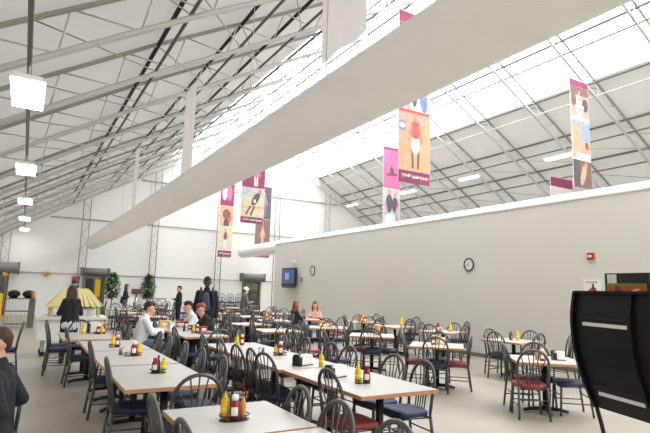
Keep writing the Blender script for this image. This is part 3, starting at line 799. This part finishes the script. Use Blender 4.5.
mustard(2.905, 4.25, f'mustard bottle with pale label on the {nm}', cz, 1.05); ketchup(2.985, 4.215, f'red squeeze ketchup bottle on the {nm}', cz, 1.0, M_ketchup)
napkins(2.87, 4.62, -.5, f'white and black napkin dispenser on the {nm}', .24, .12)
nm = 'middle table of the centre row'
mustard(3.1, 5.3, f'mustard bottle standing at the near end of the {nm}'); napkins(2.95, 5.48, -.5, f'napkin dispenser at the near end of the {nm}', .24, .12)
caddy(3.1, 6.42, f'black caddy on the {nm}', .1, .07); ketchup(3.1, 6.4, f'ketchup bottle with white label on the {nm}', cz, 1.1); mustard(3.04, 6.43, f'mustard bottle in the caddy on the {nm}', cz, .8); shaker(2.93, 6.6, f'dark pepper shaker on the {nm}', True); shaker(2.89, 6.63, f'white salt shaker on the {nm}')
nm = 'farthest table of the centre row'
mustard(2.98, 7.72, f'mustard bottle on the {nm}'); ketchup(3.07, 7.74, f'ketchup bottle on the {nm}')
def tray(x, y, rz, label, m, w=.4, d=.28):
    t = thing('serving_tray', label, 'tray', (x, y, TZ), rz)
    bb = MB(); bb.box(-w / 2, w / 2, -d / 2, d / 2, 0, .006); bb.build('base', m, t)
    bb = MB(); bb.tube([(-w / 2, -d / 2, .012), (w / 2, -d / 2, .012), (w / 2, d / 2, .012), (-w / 2, d / 2, .012)], .007, 6, closed=True); bb.build('rim', m, t)
tray(3.17, 9.75, 0, "dark grey serving tray on the near table of the diners' row", M_dark)
caddy(2.98, 9.95, "black caddy on the near table of the diners' row", .09, .06)
mustard(2.94, 9.96, "mustard bottle in the caddy of the diners' row", cz); ketchup(3.01, 9.95, "ketchup bottle in the caddy of the diners' row", cz)
hot_sauce(2.86, 10.35, "dark bottle standing at the middle of the diners' row", M_blk, M_blk)
def foodbox(x, y, rz, label, m, w, d, h):
    t = thing('food_box', label, 'box', (x, y, TZ), rz)
    bb = MB(); bb.box(-w / 2, w / 2, -d / 2, d / 2, 0, h); bb.build('carton', m, t)
    bb = MB(); bb.box(-w / 2 - .004, w / 2 + .004, -d / 2 - .004, d / 2 + .004, h, h + .012); bb.build('lid', m, t)
    bb = MB(); bb.box(-w * .3, w * .3, -d / 2 - .003, -d / 2, h * .25, h * .75); bb.build('print', M_label, t)
foodbox(3.08, 11.55, .1, "red food carton with white print on the diners' row", M_redcap, .3, .2, .11)
foodbox(2.78, 11.6, .0, "yellow food carton left of the red one on the diners' row", mat('box_yellow', rgb(226, 186, 96), .6), .26, .2, .12)
foodbox(2.74, 10.9, .2, "pale green cup carton before the yellow carton", mat('box_mint', rgb(196, 216, 206), .6), .12, .12, .14)
foodbox(3.2, 10.25, .3, "small red food carton before the man in the black jacket", M_redcap, .16, .12, .09)
nm = 'square table left of the black stand'
mustard(6.42, 4.78, f'mustard bottle on the {nm}'); ketchup(6.34, 4.74, f'ketchup bottle with white cap on the {nm}'); hot_sauce(6.38, 4.86, f'tan sauce bottle on the {nm}', M_tan)
napkins(6.66, 4.72, -.65, f'square black napkin box on the {nm}', .16, .12)
nm = 'square table in the right middle'
ketchup(6.3, 6.9, f'ketchup bottle on the {nm}'); mustard(6.36, 6.83, f'mustard bottle on the {nm}'); shaker(6.4, 6.92, f'white shaker on the {nm}'); napkins(6.5, 6.95, -.6, f'black napkin box on the {nm}', .16, .11)
def cup(x, y, label, m, h=.14, r=.045):
    t = thing('paper_cup', label, 'cup', (x, y, TZ)); bb = MB(); bb.lathe([(r * .75, 0), (r, h)], 12); bb.build('body', m, t)
    bb = MB(); bb.lathe([(r * 1.06, h), (r * 1.06, h + .012)], 12); bb.build('lid', M_capw, t)
def bag(x, y, rz, label, m, w=.24, h=.2):
    t = thing('paper_bag', label, 'bag', (x, y, TZ), rz)
    bb = MB(); bb.prism([(-w / 2, 0), (w / 2, 0), (w / 2 - .02, h), (w * .1, h * .86), (-w / 2 + .03, h * .98)], 'y', -.06, .06); bb.build('body', m, t)
    bb = MB(); bb.box(-w / 2 + .03, w / 2 - .03, -.062, -.06, h * .2, h * .5); bb.build('print', M_label, t)
cup(6.45, 8.75, 'orange cup on the table behind the centre row', mat('cup_orange', rgb(214, 140, 76), .5), .2, .06); cup(6.55, 8.95, 'tan cup right of the orange cup', M_tan, .15)
tray(6.3, 10.95, .5, 'white paper-lined tray on the table covered with papers', M_label, .42, .3)
tray(6.75, 10.7, -.6, 'second white tray right on the table covered with papers', M_label, .36, .26)
bag(6.5, 11.0, -.5, 'tilted yellow paper bag on the table covered with papers', mat('bag_ochre', rgb(196, 148, 74), .7), .3, .16); bag(6.6, 11.2, .2, 'brown paper bag behind the yellow bag', M_brown, .26, .18)
mustard(6.05, 13.5, 'mustard bottle on the table in front of the television', TZ, 1.4); ketchup(6.3, 13.6, 'ketchup bottle on the table in front of the television', TZ, 1.3); shaker(6.5, 13.5, 'white shaker on the table in front of the television'); bag(6.25, 13.75, .3, 'brown bag behind the far mustard bottle', mat('bag_brown', rgb(150, 104, 60), .7), .3, .22)
cup(6.3, 17.4, 'tan cup on the bright table right of the standing man', M_tan, .2, .07); cup(6.15, 17.55, 'brown cup left of the tan cup on the bright table', M_brown, .16, .06)
mustard(8.75, 7.1, 'mustard bottle on the wall table nearest the black stand', TZ, 1.15); hot_sauce(8.6, 7.15, 'dark bottle with red cap left of the mustard on the wall table', M_brown); ketchup(8.67, 7.2, 'dark ketchup bottle between sauce and mustard on the nearest wall table', TZ, 1.05, M_redcap)
ketchup(8.55, 9.2, 'tall ketchup bottle on the second wall table', TZ, 1.3, M_redcap); mustard(8.8, 9.05, 'tall mustard bottle on the second wall table', TZ, 1.3); cup(8.4, 8.95, 'tan cup on the second wall table', M_tan, .1)
mustard(8.75, 10.8, 'tall mustard bottle on the third wall table', TZ, 1.5)
bag(8.7, 12.55, .2, 'orange paper bag on the fourth wall table', mat('bag_orange', rgb(210, 136, 70), .7), .26, .2)
for i, (x, y) in enumerate(ft[:6]):
    hot_sauce(x + .1, y, 'dark sauce bottle on a crowded far table', M_brown if i % 2 else M_tan); C.objects[-1]
    r = [o for o in C.objects if o.name.startswith('sauce_bottle') and o.parent is None][-1]; r['group'] = 'sauce bottles on the crowded far tables'

# ------------------------------------------------------------------ salad cart with thatched roof
t = thing('salad_cart', 'white salad bar cart under a pale thatched roof on the left', 'salad cart', (1.1, 13.3, 0))
bb = MB(); bb.box(-.72, .6, -.35, .35, .35, .8); bb.build('body', M_capw, t)
bb = MB(); bb.box(-.78, .66, -.45, .45, .8, .86); bb.build('counter', M_label, t)
for sx in (-.5, .46):
    for sy in (-.4, .4):
        bb = MB(); bb.box(sx - .03, sx + .03, sy - .03, sy + .03, .86, 1.12); bb.build('post', M_straw, t)
def roof_face(pts, th=.03):
    a, c, d = [Vector(p) for p in pts[:3]]; n = (c - a).cross(d - a).normalized() * th
    k = len(pts); bb = MB()
    bb.add([Vector(p) for p in pts] + [Vector(p) + n for p in pts], [list(range(k))[::-1], list(range(k, 2 * k))] + [(i, (i + 1) % k, k + (i + 1) % k, k + i) for i in range(k)])
    return bb
A_, B_, C_, D_ = (-.58, -.5, 1.06), (.52, -.5, 1.1), (.52, .5, 1.1), (-.58, .5, 1.06); E_, G_ = (-.24, 0, 1.47), (.24, 0, 1.47)
for pts in ((D_, A_, E_), (B_, C_, G_), (C_, D_, E_, G_)): roof_face(pts).build('roof_slope', M_straw, t)
roof_face((A_, (-.1, -.5, 1.08), (0, 0, 1.47), E_)).build('roof_slope', M_straw, t)
for k in range(5):
    u = (k + .5) / 5; p0 = Vector((-.1 + .62 * u, -.5, 1.08)); p1 = Vector((.24 * u, 0, 1.47)); q = Vector((.045, 0, .0))
    roof_face((p0 - q, p0 + q, p1 + q * .6, p1 - q * .6), .02).build('roof_slat', M_straw, t)
for x in (.12, .3):
    for k in range(2):
        bb = MB(); bb.lathe([(.1, .86), (.12, 1.02), (.125, 1.03)], 14, (x + .02, -.2 + .25 * k, 0)); bb.build('food_pot', M_capw, t)
for x in (-.6, .5):
    for y in (-.28, .28):
        bb = MB(); bb.box(x - .03, x + .03, y - .03, y + .03, .1, .35); bb.build('leg', M_chrome, t)
        bb = MB(); bb.tube([(x, y - .02, .06), (x, y + .02, .06)], .06, 12); bb.build('castor', M_blk, t)

# ------------------------------------------------------------------ back gable: doors, curtains, plants, stars
def back_door(n, x0, x1, glass, panes):
    t = bpy.data.objects.new('door_%d' % n, None); C.objects.link(t); t.location = ((x0 + x1) / 2, Y1, 0); t['kind'] = 'structure'
    w = (x1 - x0) / 2
    bb = MB(); bb.box(-w, -w + .12, -.14, -.0, 0, 2.1); bb.box(w - .12, w, -.14, 0, 0, 2.1); bb.box(-w + .12, w - .12, -.14, 0, 2.0, 2.1); bb.build('door_frame', M_dark, t)
    bb = MB(); bb.box(-w + .12, w - .12, -.06, -.03, .0, 2.0); bb.build('door_glass', glass, t)
    for (a, c, z0, z1, m) in panes:
        bb = MB(); bb.box(a, c, -.09, -.065, z0, z1); bb.build('door_poster', m, t)
    bb = MB(); bb.box(-.025, .025, -.12, -.06, 0, 2.0); bb.build('door_stile', M_dark, t)
back_door(1, 2.68, 3.78, mat('door_glass_olive', rgb(112, 116, 86), .2), [(-.4, -.06, .9, 1.9, M_blk), (.06, .32, .95, 1.85, M_yellow)])
back_door(2, 11.55, 12.75, M_glass, [(-.4, .4, 1.5, 1.95, mat('door_green', rgb(96, 112, 70), .4))])
back_door(3, -1.5, -.62, M_glass, [])
def roller(x0, x1, z0, z1, label):
    t = thing('roller_curtain', label, 'roller curtain', ((x0 + x1) / 2, Y1 - .3, z0)); w = (x1 - x0) / 2; r = (z1 - z0) / 2
    bb = MB(); bb.tube([(-w, 0, r), (w, 0, r)], r, 16); bb.build('roll', mat('grey_vinyl', rgb(122, 120, 122), .6), t)
    for s in (-1, 1):
        bb = MB(); bb.box(s * w - .04, s * w + .04, -.2, .28, -.06, 2 * r + .02); bb.build('end_bracket', M_dark, t)
roller(2.58, 3.88, 2.08, 2.44, 'grey rolled door curtain above the door with yellow poster')
roller(11.4, 12.85, 2.1, 2.5, 'grey rolled door curtain above the dark right-hand back door')
roller(-2.0, -.25, 2.02, 2.55, 'larger grey rolled curtain at the far left edge')
def star(x, z, label, r=.21):
    t = thing('foil_star', label, 'star decoration', (x, Y1 - .62 if x < 0 else Y1 - .12, z)); t.rotation_euler = (0, .5, 0)
    for sgn, nm in ((-1, 'front_face'), (1, 'back_face')):
        vs = [(0, sgn * .04, 0)] + [((r if i % 2 == 0 else r * .42) * math.sin(i * PI / 5), 0, (r if i % 2 == 0 else r * .42) * math.cos(i * PI / 5)) for i in range(10)]
        bb = MB(); bb.add(vs, [(0, i + 1, (i + 1) % 10 + 1) for i in range(10)]); bb.build(nm, M_gold, t)
star(-.78, 1.93, 'gold foil star below the rolled curtain at far left'); star(.97, 2.04, 'gold foil star hanging on the back gable left of the door')
t = thing('menu_board', 'black menu board with red top beside the back door', 'sign', (2.34, Y1 - .1, 1.25)); bb = MB(); bb.box(-.17, .17, -.03, 0, 0, .5); bb.build('panel', M_blk, t)
bb = MB(); bb.box(-.18, .18, -.05, 0, .5, .72); bb.build('red_header', M_redcap, t)
bb = MB(); bb.box(-.12, .12, -.034, -.03, .28, .34); bb.box(-.12, .05, -.034, -.03, .18, .22); bb.build('lettering', M_label, t)
def plant(x, y, h, label, seed):
    rnd = random.Random(seed)
    t = thing('potted_tree', label, 'plant', (x, y, 0))
    bb = MB(); bb.lathe([(.16, 0), (.22, .38), (.23, .4), (.2, .4)], 16); bb.build('pot', M_capw, t)
    bb = MB(); bb.tube([(0, 0, .38), (.02, 0, .8), (-.01, 0, 1.4)], .025, 6); bb.build('trunk', M_brown, t)
    bb = MB()
    for i in range(900):
        z = .95 + (h - .95) * rnd.random(); f = (z - .95) / (h - .95); R = .36 * math.sin(PI * min(1, .18 + f * .8)) ** .7
        a = rnd.random() * 2 * PI; rr = R * math.sqrt(rnd.random()); p = Vector((rr * math.cos(a), rr * math.sin(a), z))
        d = Vector((math.cos(a), math.sin(a), rnd.uniform(-1, .5))).normalized() * .19; s = d.cross(Vector((0, 0, 1))).normalized() * .05
        bb.add([p, p + d * .5 + s, p + d, p + d * .5 - s], [(0, 1, 2, 3)])
    bb.build('foliage', M_leaf, t)
plant(3.98, 28.3, 2.2, 'leafy potted tree right beside the back door with the yellow poster', 1)
plant(5.8, 28.5, 2.2, 'greener potted tree alone against the back gable behind the seated diners', 2)

# cash stand, rails, rack, yellow sign
t = thing('cash_stand', 'brown box on a silver post beside the woman with the bag', 'cash stand', (5.05, 27.5, 0))
bb = MB(); bb.tube([(0, 0, .03), (0, 0, 1.2)], .06, 10); bb.build('post', M_chrome, t)
bb = MB(); bb.box(-.24, .24, -.14, .14, 1.15, 1.42); bb.build('box', M_brown, t)
bb = MB(); bb.lathe([(.22, 0), (.22, .03)], 16); bb.build('foot', M_dark, t)
bb = MB(); bb.box(-.42, -.12, -.05, 0, .3, 1.05); bb.build('white_panel', M_label, t)
t = thing('guide_rail', 'dark guide rail with white uprights beside the cash stand', 'rail', (5.9, 27.3, 0))
for z in (.45, .95):
    bb = MB(); bb.tube([(-.6, 0, z), (.6, 0, z)], .03, 8); bb.build('rail_bar', M_dark, t)
for x in (-.6, -.2, .2, .6):
    bb = MB(); bb.tube([(x, 0, 0), (x, 0, .95)], .022, 8); bb.build('upright', M_chrome, t)
t = thing('wire_rack', 'grey wire rack left of the salad cart, black bowls on top', 'rack', (0.0, 21.6, 0))
for x in [-.45 + .1 * k for k in range(10)]:
    bb = MB(); bb.tube([(x, -.2, 0), (x, -.2, 1.0)], .01, 5); bb.build('bar', M_steel, t)
for z in (.1, .55, 1.0):
    bb = MB(); bb.box(-.47, .47, -.22, .22, z, z + .03); bb.build('shelf', M_dark, t)
for x in (-.45, .45):
    bb = MB(); bb.tube([(x, .2, 0), (x, .2, 1.0)], .014, 6); bb.build('leg', M_steel, t)
for i, x in enumerate((-.24, .22)):
    t = thing('serving_bowl', ['black covered bowl at left on the wire rack', 'black covered bowl at right on the wire rack'][i], 'bowl', (x, 21.58, 1.03))
    bb = MB(); bb.lathe([(.1, 0), (.21, .12), (.21, .15)], 16); bb.build('bowl', M_blk, t)
    bb = MB(); bb.lathe([(.21, .15), (.16, .24), (.03, .29)], 16); bb.build('lid', M_black, t)
t = thing('cup_stack', 'orange and yellow cup stack right of the black bowls', 'cups', (.36, 21.45, 0)); 
bb = MB(); bb.box(-.1, .1, -.1, .1, 0, .98); bb.build('pedestal', M_dark, t)
bb = MB(); bb.lathe([(.06, .98), (.09, 1.25)], 12); bb.build('stack', M_gold, t)
t = thing('caution_sign', 'yellow folding floor sign at the far left edge', 'floor sign', (-.7, 18.2, 0))
for s, nm in ((-1, 'front_board'), (1, 'rear_board')):
    bb = MB(); bb.prism([(s * .28, 0), (s * .02, 1.25), (s * .02 + s * .02, 1.25), (s * .3, 0)], 'x', -.22, .22); bb.build(nm, M_yellow, t)
bb = MB(); bb.prism([(-.305, .3), (-.305 + .15, .95), (-.31 + .15, .95), (-.312, .3)], 'x', -.12, .12); bb.build('white_patch', M_label, t)

# ------------------------------------------------------------------ people
def capsule(bb, p0, r0, p1, r1):
    p0, p1 = Vector(p0), Vector(p1); n = 8
    bb.ball(p0, r0, 10); bb.ball(p1, r1, 10)
    if (p1 - p0).length > 1e-4: bb.tube([p0, p1], [r0, r1], 10)
def remeshed(bb, name, m, parent, vox, smooth=4, extra=None):
    me = bb.mesh(name + '_tmp'); o = bpy.data.objects.new(name + '_tmp', me); C.objects.link(o)
    r = o.modifiers.new('r', 'REMESH'); r.mode = 'VOXEL'; r.voxel_size = vox
    s = o.modifiers.new('s', 'SMOOTH'); s.iterations = smooth; s.factor = .5
    dg = bpy.context.evaluated_depsgraph_get(); dg.update()
    me2 = bpy.data.meshes.new_from_object(o.evaluated_get(dg)); bpy.data.objects.remove(o)
    if extra:
        x = MB(); x.v = [tuple(v.co) for v in me2.vertices]; x.f = [list(p.vertices) for p in me2.polygons]; x.m = [0] * len(x.f); x.sm = [True] * len(x.f)
        x.add(extra.v, extra.f, 0, True); me2 = x.mesh(name)
    else:
        me2.polygons.foreach_set('use_smooth', [True] * len(me2.polygons))
    me2.name = name; me2.materials.clear(); me2.materials.append(m)
    o = bpy.data.objects.new(name, me2); C.objects.link(o); o.parent = parent
    return o
def hand(bb, wrist, d, side, curl=.5):
    """palm with four bent fingers and a thumb; d: forearm direction."""
    w = Vector(wrist); d = Vector(d).normalized()
    up = Vector((0, 0, 1)); s = d.cross(up)
    s = s.normalized() if s.length > .05 else Vector((0, 1, 0))
    nrm = s.cross(d).normalized()
    palm = w + d * .085
    for k in (-.5, 0, .5): capsule(bb, w + d * .02 + s * .028 * k, .017, palm + s * .045 * k, .014)
    for i, L in enumerate((.062, .075, .07, .055)):
        b0 = palm + s * (.033 - .022 * i) * side
        p1 = b0 + d * L * .5 - nrm * .01 * curl; p2 = p1 + (d - nrm * curl * 1.4).normalized() * L * .5
        capsule(bb, b0, .0095, p1, .009); capsule(bb, p1, .009, p2, .0075)
    b0 = w + d * .035 + s * .03 * side; p1 = b0 + (d * .6 + s * side).normalized() * .035; p2 = p1 + (d + s * .3 * side).normalized() * .03
    capsule(bb, b0, .012, p1, .0105); capsule(bb, p1, .0105, p2, .008)
def person(label, loc, rz, pose='stand', h=1.7, top=M_cloth_k, legs=M_jean, skin=M_skin, hair=M_hairb, hairstyle='short', arms='down', wid=1., lean=0., headturn=0., nod=0., sleeve=1., cap=None, vox=.014, extra_fn=None):
    """local frame: faces +Y, X to the person's right."""
    t = thing('person', label, 'person', loc, rz)
    k = h / 1.7
    hipz = .92 if pose == 'stand' else .52
    Rl = Matrix.Rotation(-lean, 4, 'X')                       # lean the trunk forward about the hips
    def T(x, y, z): return (Rl @ Vector((x * wid, y, z))) + Vector((0, 0, hipz))
    V = lambda *a: Vector(a)
    chest = T(0, 0, .36); neck = T(0, 0.0, .5); headc = T(0, .02, .655)
    sh = {s: T(s * .175, -.01, .43) for s in (-1, 1)}
    hip = {s: V(s * .09, 0, hipz) for s in (-1, 1)}
    if pose == 'stand':
        kn_ = {s: V(s * .1, .02, .5) for s in (-1, 1)}; an = {s: V(s * .1, -.02, .09) for s in (-1, 1)}
    else:
        kn_ = {s: V(s * .12, .42, .5) for s in (-1, 1)}; an = {s: V(s * .12, .40, .09) for s in (-1, 1)}
    el, wr = {}, {}
    for s in (-1, 1):
        if arms == 'down': el[s] = sh[s] + V(s * .06, -.02, -.28); wr[s] = el[s] + V(s * 0, .06, -.25)
        elif arms == 'table': el[s] = sh[s] + V(s * .08, .10, -.25); wr[s] = el[s] + V(-s * .12, .22, .0)
        elif arms == 'front': el[s] = sh[s] + V(s * .1, .04, -.27); wr[s] = el[s] + V(-s * .12, .2, .06)
        elif arms == 'hips': el[s] = sh[s] + V(s * .1, -.12, -.24); wr[s] = el[s] + V(-s * .05, .22, -.08)
        elif arms == 'bag': el[s] = sh[s] + V(s * .06, -.05, -.27); wr[s] = el[s] + V(-s * .02, .2, .05)
    if arms == 'table':
        for s in (-1, 1): el[s].z = max(el[s].z, .745 / k); wr[s].z = max(wr[s].z, .775 / k)
    body, shirt, tr = MB(), MB(), MB()
    # body
    for s in (-1, 1):
        capsule(body, T(s * .07, 0, .02), .105, T(s * .085, 0, .36), .10); capsule(body, T(s * .06, 0, .38), .085, sh[s], .058)
        capsule(body, sh[s], .052, el[s], .04); capsule(body, el[s], .04, wr[s], .029)
        capsule(body, hip[s], .088, kn_[s], .058); capsule(body, kn_[s], .056, an[s], .038)
        capsule(body, an[s] + V(0, -.02, -.035), .04, an[s] + V(s * .015, .13, -.055), .03)
    capsule(body, neck - V(0, 0, .04), .056, headc - V(0, .02, .06), .052)
    # head: skull, jaw, nose, ears
    Rh = Matrix.Rotation(headturn, 3, 'Z') @ Matrix.Rotation(-nod, 3, 'X')
    HH = lambda x, y, z: headc + Rh @ Vector((x, y, z))
    capsule(body, HH(0, -.015, .045), .088, HH(0, .0, .02), .085); capsule(body, HH(0, .02, -.01), .072, HH(0, .045, -.075), .042)
    capsule(body, HH(0, .088, .02), .011, HH(0, .108, -.018), .016)
    for s in (-1, 1): capsule(body, HH(s * .083, -.005, .02), .016, HH(s * .08, -.0, -.015), .012)
    hands = MB()
    for s in (-1, 1): hand(hands, wr[s], wr[s] - el[s], -s)
    remeshed(body, 'body', skin, t, vox, 3, hands)
    # clothes
    for s in (-1, 1):
        capsule(shirt, T(s * .07, 0, -.06), .121, T(s * .088, 0, .34), .116); capsule(shirt, T(s * .06, -.005, .38), .1, sh[s], .072)
        capsule(shirt, sh[s], .066, el[s], .055)
        if sleeve > .5: capsule(shirt, el[s], .055, el[s] + (wr[s] - el[s]) * .92, .043)
        capsule(tr, hip[s] + V(0, 0, .02), .106, kn_[s], .075); capsule(tr, kn_[s], .074, an[s] + V(0, 0, .02), .058)
    capsule(tr, hip[-1] + V(0, 0, .03), .105, hip[1] + V(0, 0, .03), .105)
    capsule(shirt, T(0, -.015, .42), .1, T(0, -.005, .515), .07)
    remeshed(shirt, 'shirt', top, t, vox, 4); remeshed(tr, 'trousers', legs, t, vox, 4)
    for s in (-1, 1):
        sb = MB(); capsule(sb, an[s] + V(0, -.03, -.045), .046, an[s] + V(s * .015, .15, -.055), .036); remeshed(sb, 'shoe', M_blk, t, vox, 2)
        eb = MB(); eb.ball(HH(s * .032, .083, .025), .011, 8); eb.build('eye', M_blk, t)
    mb = MB(); capsule(mb, HH(-.02, .086, -.045), .006, HH(.02, .086, -.045), .006); mb.build('mouth', M_lips, t)
    hb = MB()
    if hairstyle == 'none': pass
    else:
        capsule(hb, HH(0, -.03, .062), .09, HH(0, .015, .085), .072); capsule(hb, HH(0, -.045, .05), .08, HH(0, -.062, .0), .052)
        if hairstyle == 'long':
            for s in (-1, 0, 1): capsule(hb, HH(s * .05, -.06, .0), .06, HH(s * .075, -.085, -.34), .045)
            for s in (-1, 1): capsule(hb, HH(s * .075, -.01, .03), .035, HH(s * .09, .0, -.2), .03)
        if cap is None or hairstyle == 'long': remeshed(hb, 'hair', hair, t, vox, 2)
        else: remeshed(hb, 'hair', hair, t, vox, 2)
    if cap is not None:
        cb = MB(); capsule(cb, HH(0, -.02, .085), .1, HH(0, .01, .09), .09); capsule(cb, HH(-.05, .1, .085), .02, HH(.05, .1, .085), .02); capsule(cb, HH(-.03, .15, .075), .015, HH(.03, .15, .075), .015); remeshed(cb, 'cap', cap, t, vox, 2)
    if extra_fn: extra_fn(t, T, sh, k)
    t.scale = (k, k, k)
    return t
# boy at the bottom left, on his chair
bx, by, br = -.06, 4.66, FW - .25
chair(bx - .05, by + .03, FS + .1, 'chair under the seated boy in charcoal at the bottom left')
def boy_extra(t, T, sh, k):
    eb = MB(); capsule(eb, (.2, -.1, .28), .1, (.2, .1, .2), .12); capsule(eb, (.22, 0, .32), .09, (.24, -.02, .1), .1); remeshed(eb, 'coat_tail', M_cloth_k, t, .014, 3)
person('person in charcoal jacket seated at bottom left, elbow bent, turned away', (bx - .02, by, 0), br, 'sit', 1.62, M_cloth_c, M_cloth_k, M_skin, M_hairb, 'short', 'hips', 1., .05, .45, .1, vox=.010)
def belt_extra(t, T, sh, k):
    eb = MB()
    capsule(eb, (-.06, 0, .86), .128, (.06, 0, .86), .128); capsule(eb, (-.07, 0, .82), .12, (.07, 0, .82), .12)
    remeshed(eb, 'shirt_hem', M_cloth_w, t, .014, 2)
person('person with long brown hair in black top standing at the salad cart, back turned', (.9, 11.75, 0), 0.1, 'stand', 1.56, M_cloth_k, M_cloth_k, M_skin, M_hairb, 'long', 'front', .72, .08, extra_fn=belt_extra)
def bag_extra(t, T, sh, k):
    eb = MB(); eb.prism([(-.2, .82), (.08, .82), (.12, 1.12), (-.16, 1.14)], 'x', -.26, -.16); eb.build('shoulder_bag', M_blk, t)
    eb = MB(); eb.tube([(-.2, -.1, 1.12), (-.16, -.02, 1.38), (-.2, .06, 1.12)], .012, 6); eb.build('bag_strap', M_blk, t)
person('person in black top and jeans carrying a black shoulder bag near the cash stand', (3.98, 24.3, 0), FE - .1, 'stand', 1.63, M_cloth_k, M_jean, M_skin, M_hairb, 'long', 'bag', .78, .05, extra_fn=bag_extra)
person("person in white shirt with dark hair seated left at the diners' row", (1.93, 10.0, 0), FE, 'sit', 1.72, M_cloth_w, M_jean, M_skin, M_hairk, 'short', 'table', 1., .22, 0, .25)
person("person in black jacket with auburn hair leaning over the diners' row", (3.52, 10.66, 0), FW, 'sit', 1.7, M_cloth_k, M_cloth_k, M_skin, M_hairr, 'short', 'table', 1., .35, 0, .35)
person("person in white shirt and dark hair seated behind the one in black jacket", (3.44, 11.5, 0), FW, 'sit', 1.7, M_cloth_w, M_cloth_k, M_skin, M_hairk, 'short', 'table', 1., .28, 0, .2)
def pack_extra(t, T, sh, k):
    eb = MB(); capsule(eb, (.0, .13, 1.05), .1, (.02, .12, 1.28), .09); remeshed(eb, 'shirt_front', M_cloth_b, t, .014, 3)
    for s in (-1, 1):
        eb = MB(); eb.tube([(s * .13, -.12, 1.42), (s * .13, .02, 1.47), (s * .13, .13, 1.3), (s * .15, .1, 1.05)], .022, 6); eb.build('pack_strap', M_blk, t)
    eb = MB(); capsule(eb, (-.05, -.2, 1.1), .13, (-.05, -.2, 1.3), .12); capsule(eb, (.05, -.2, 1.1), .13, (.05, -.2, 1.3), .12); remeshed(eb, 'backpack', M_blk, t, .016, 3)
person("tall person in black jacket and blue shirt with backpack standing behind the diners", (3.85, 12.15, 0), PI - .35, 'stand', 1.84, M_cloth_k, M_cloth_k, M_skin2, M_hairk, 'short', 'down', 1., 0, extra_fn=pack_extra)
person('small dark-clothed person standing far back left of the tall standing person', (5.75, 21.9, 0), FW, 'stand', 1.62, M_cloth_k, M_cloth_k, M_skin, M_hairk, 'short', 'front')
person('person in grey jacket and pale cap standing before the right back door', (7.35, 18.6, 0), FE, 'stand', 1.62, M_cloth_g, M_cloth_g, M_skin, M_hairb, 'short', 'front', 1., .1, cap=M_label)
table(7.75, 14.05, .7, .7, 0, 'small table between the two people seated by the television wall', 1)
chair(7.12, 13.95, FE, 'navy-seat chair under the person in black by the television wall', far=True)
chair(8.32, 14.75, FS - .5, 'chair under the person in pink by the television wall', far=True)
person('person in black with reddish-brown hair seated at the small table by the television wall', (7.15, 13.95, 0), FE, 'sit', 1.66, M_cloth_k, M_jean, M_skin, M_hairr, 'long', 'table', .8, .1)
person('person in pink top with long auburn hair seated facing the camera by the television wall', (8.3, 14.7, 0), FS - .5, 'sit', 1.62, M_cloth_p, M_jean, M_skin, M_hairr, 'long', 'table', .78, .05)

# ------------------------------------------------------------------ light
w = bpy.data.worlds.new('daylight'); S.world = w; w.use_nodes = True
bg = w.node_tree.nodes['Background']; bg.inputs['Color'].default_value = (.96, .98, 1, 1); bg.inputs['Strength'].default_value = 5.9
for fl in (False, True):
    p, q = Vector((RX - SK, zf_sk)), Vector(fab[0])
    if fl: p, q = Vector(mirror(p)), Vector(mirror(q))
    c = (p + q) / 2; d = (q - p); L = d.length
    la = bpy.data.lights.new('skylight_portal', 'AREA'); la.shape = 'RECTANGLE'; la.cycles.is_portal = True
    la.size = L; la.size_y = Y1 - Y0
    lo = bpy.data.objects.new('skylight_portal', la); C.objects.link(lo)
    ang = math.atan2(d.y, d.x)
    if fl: ang += PI
    lo.rotation_euler = (0, -ang, 0); lo.location = (c.x, (Y0 + Y1) / 2, c.y)
S.view_settings.view_transform = 'Standard'; S.view_settings.look = 'None'; S.view_settings.gamma = 1
S.view_settings.use_curve_mapping = False; S.view_settings.exposure = 0.1
S.cycles.use_denoising = True
S.cycles.max_bounces = 10; S.cycles.diffuse_bounces = 6; S.cycles.sample_clamp_indirect = 8
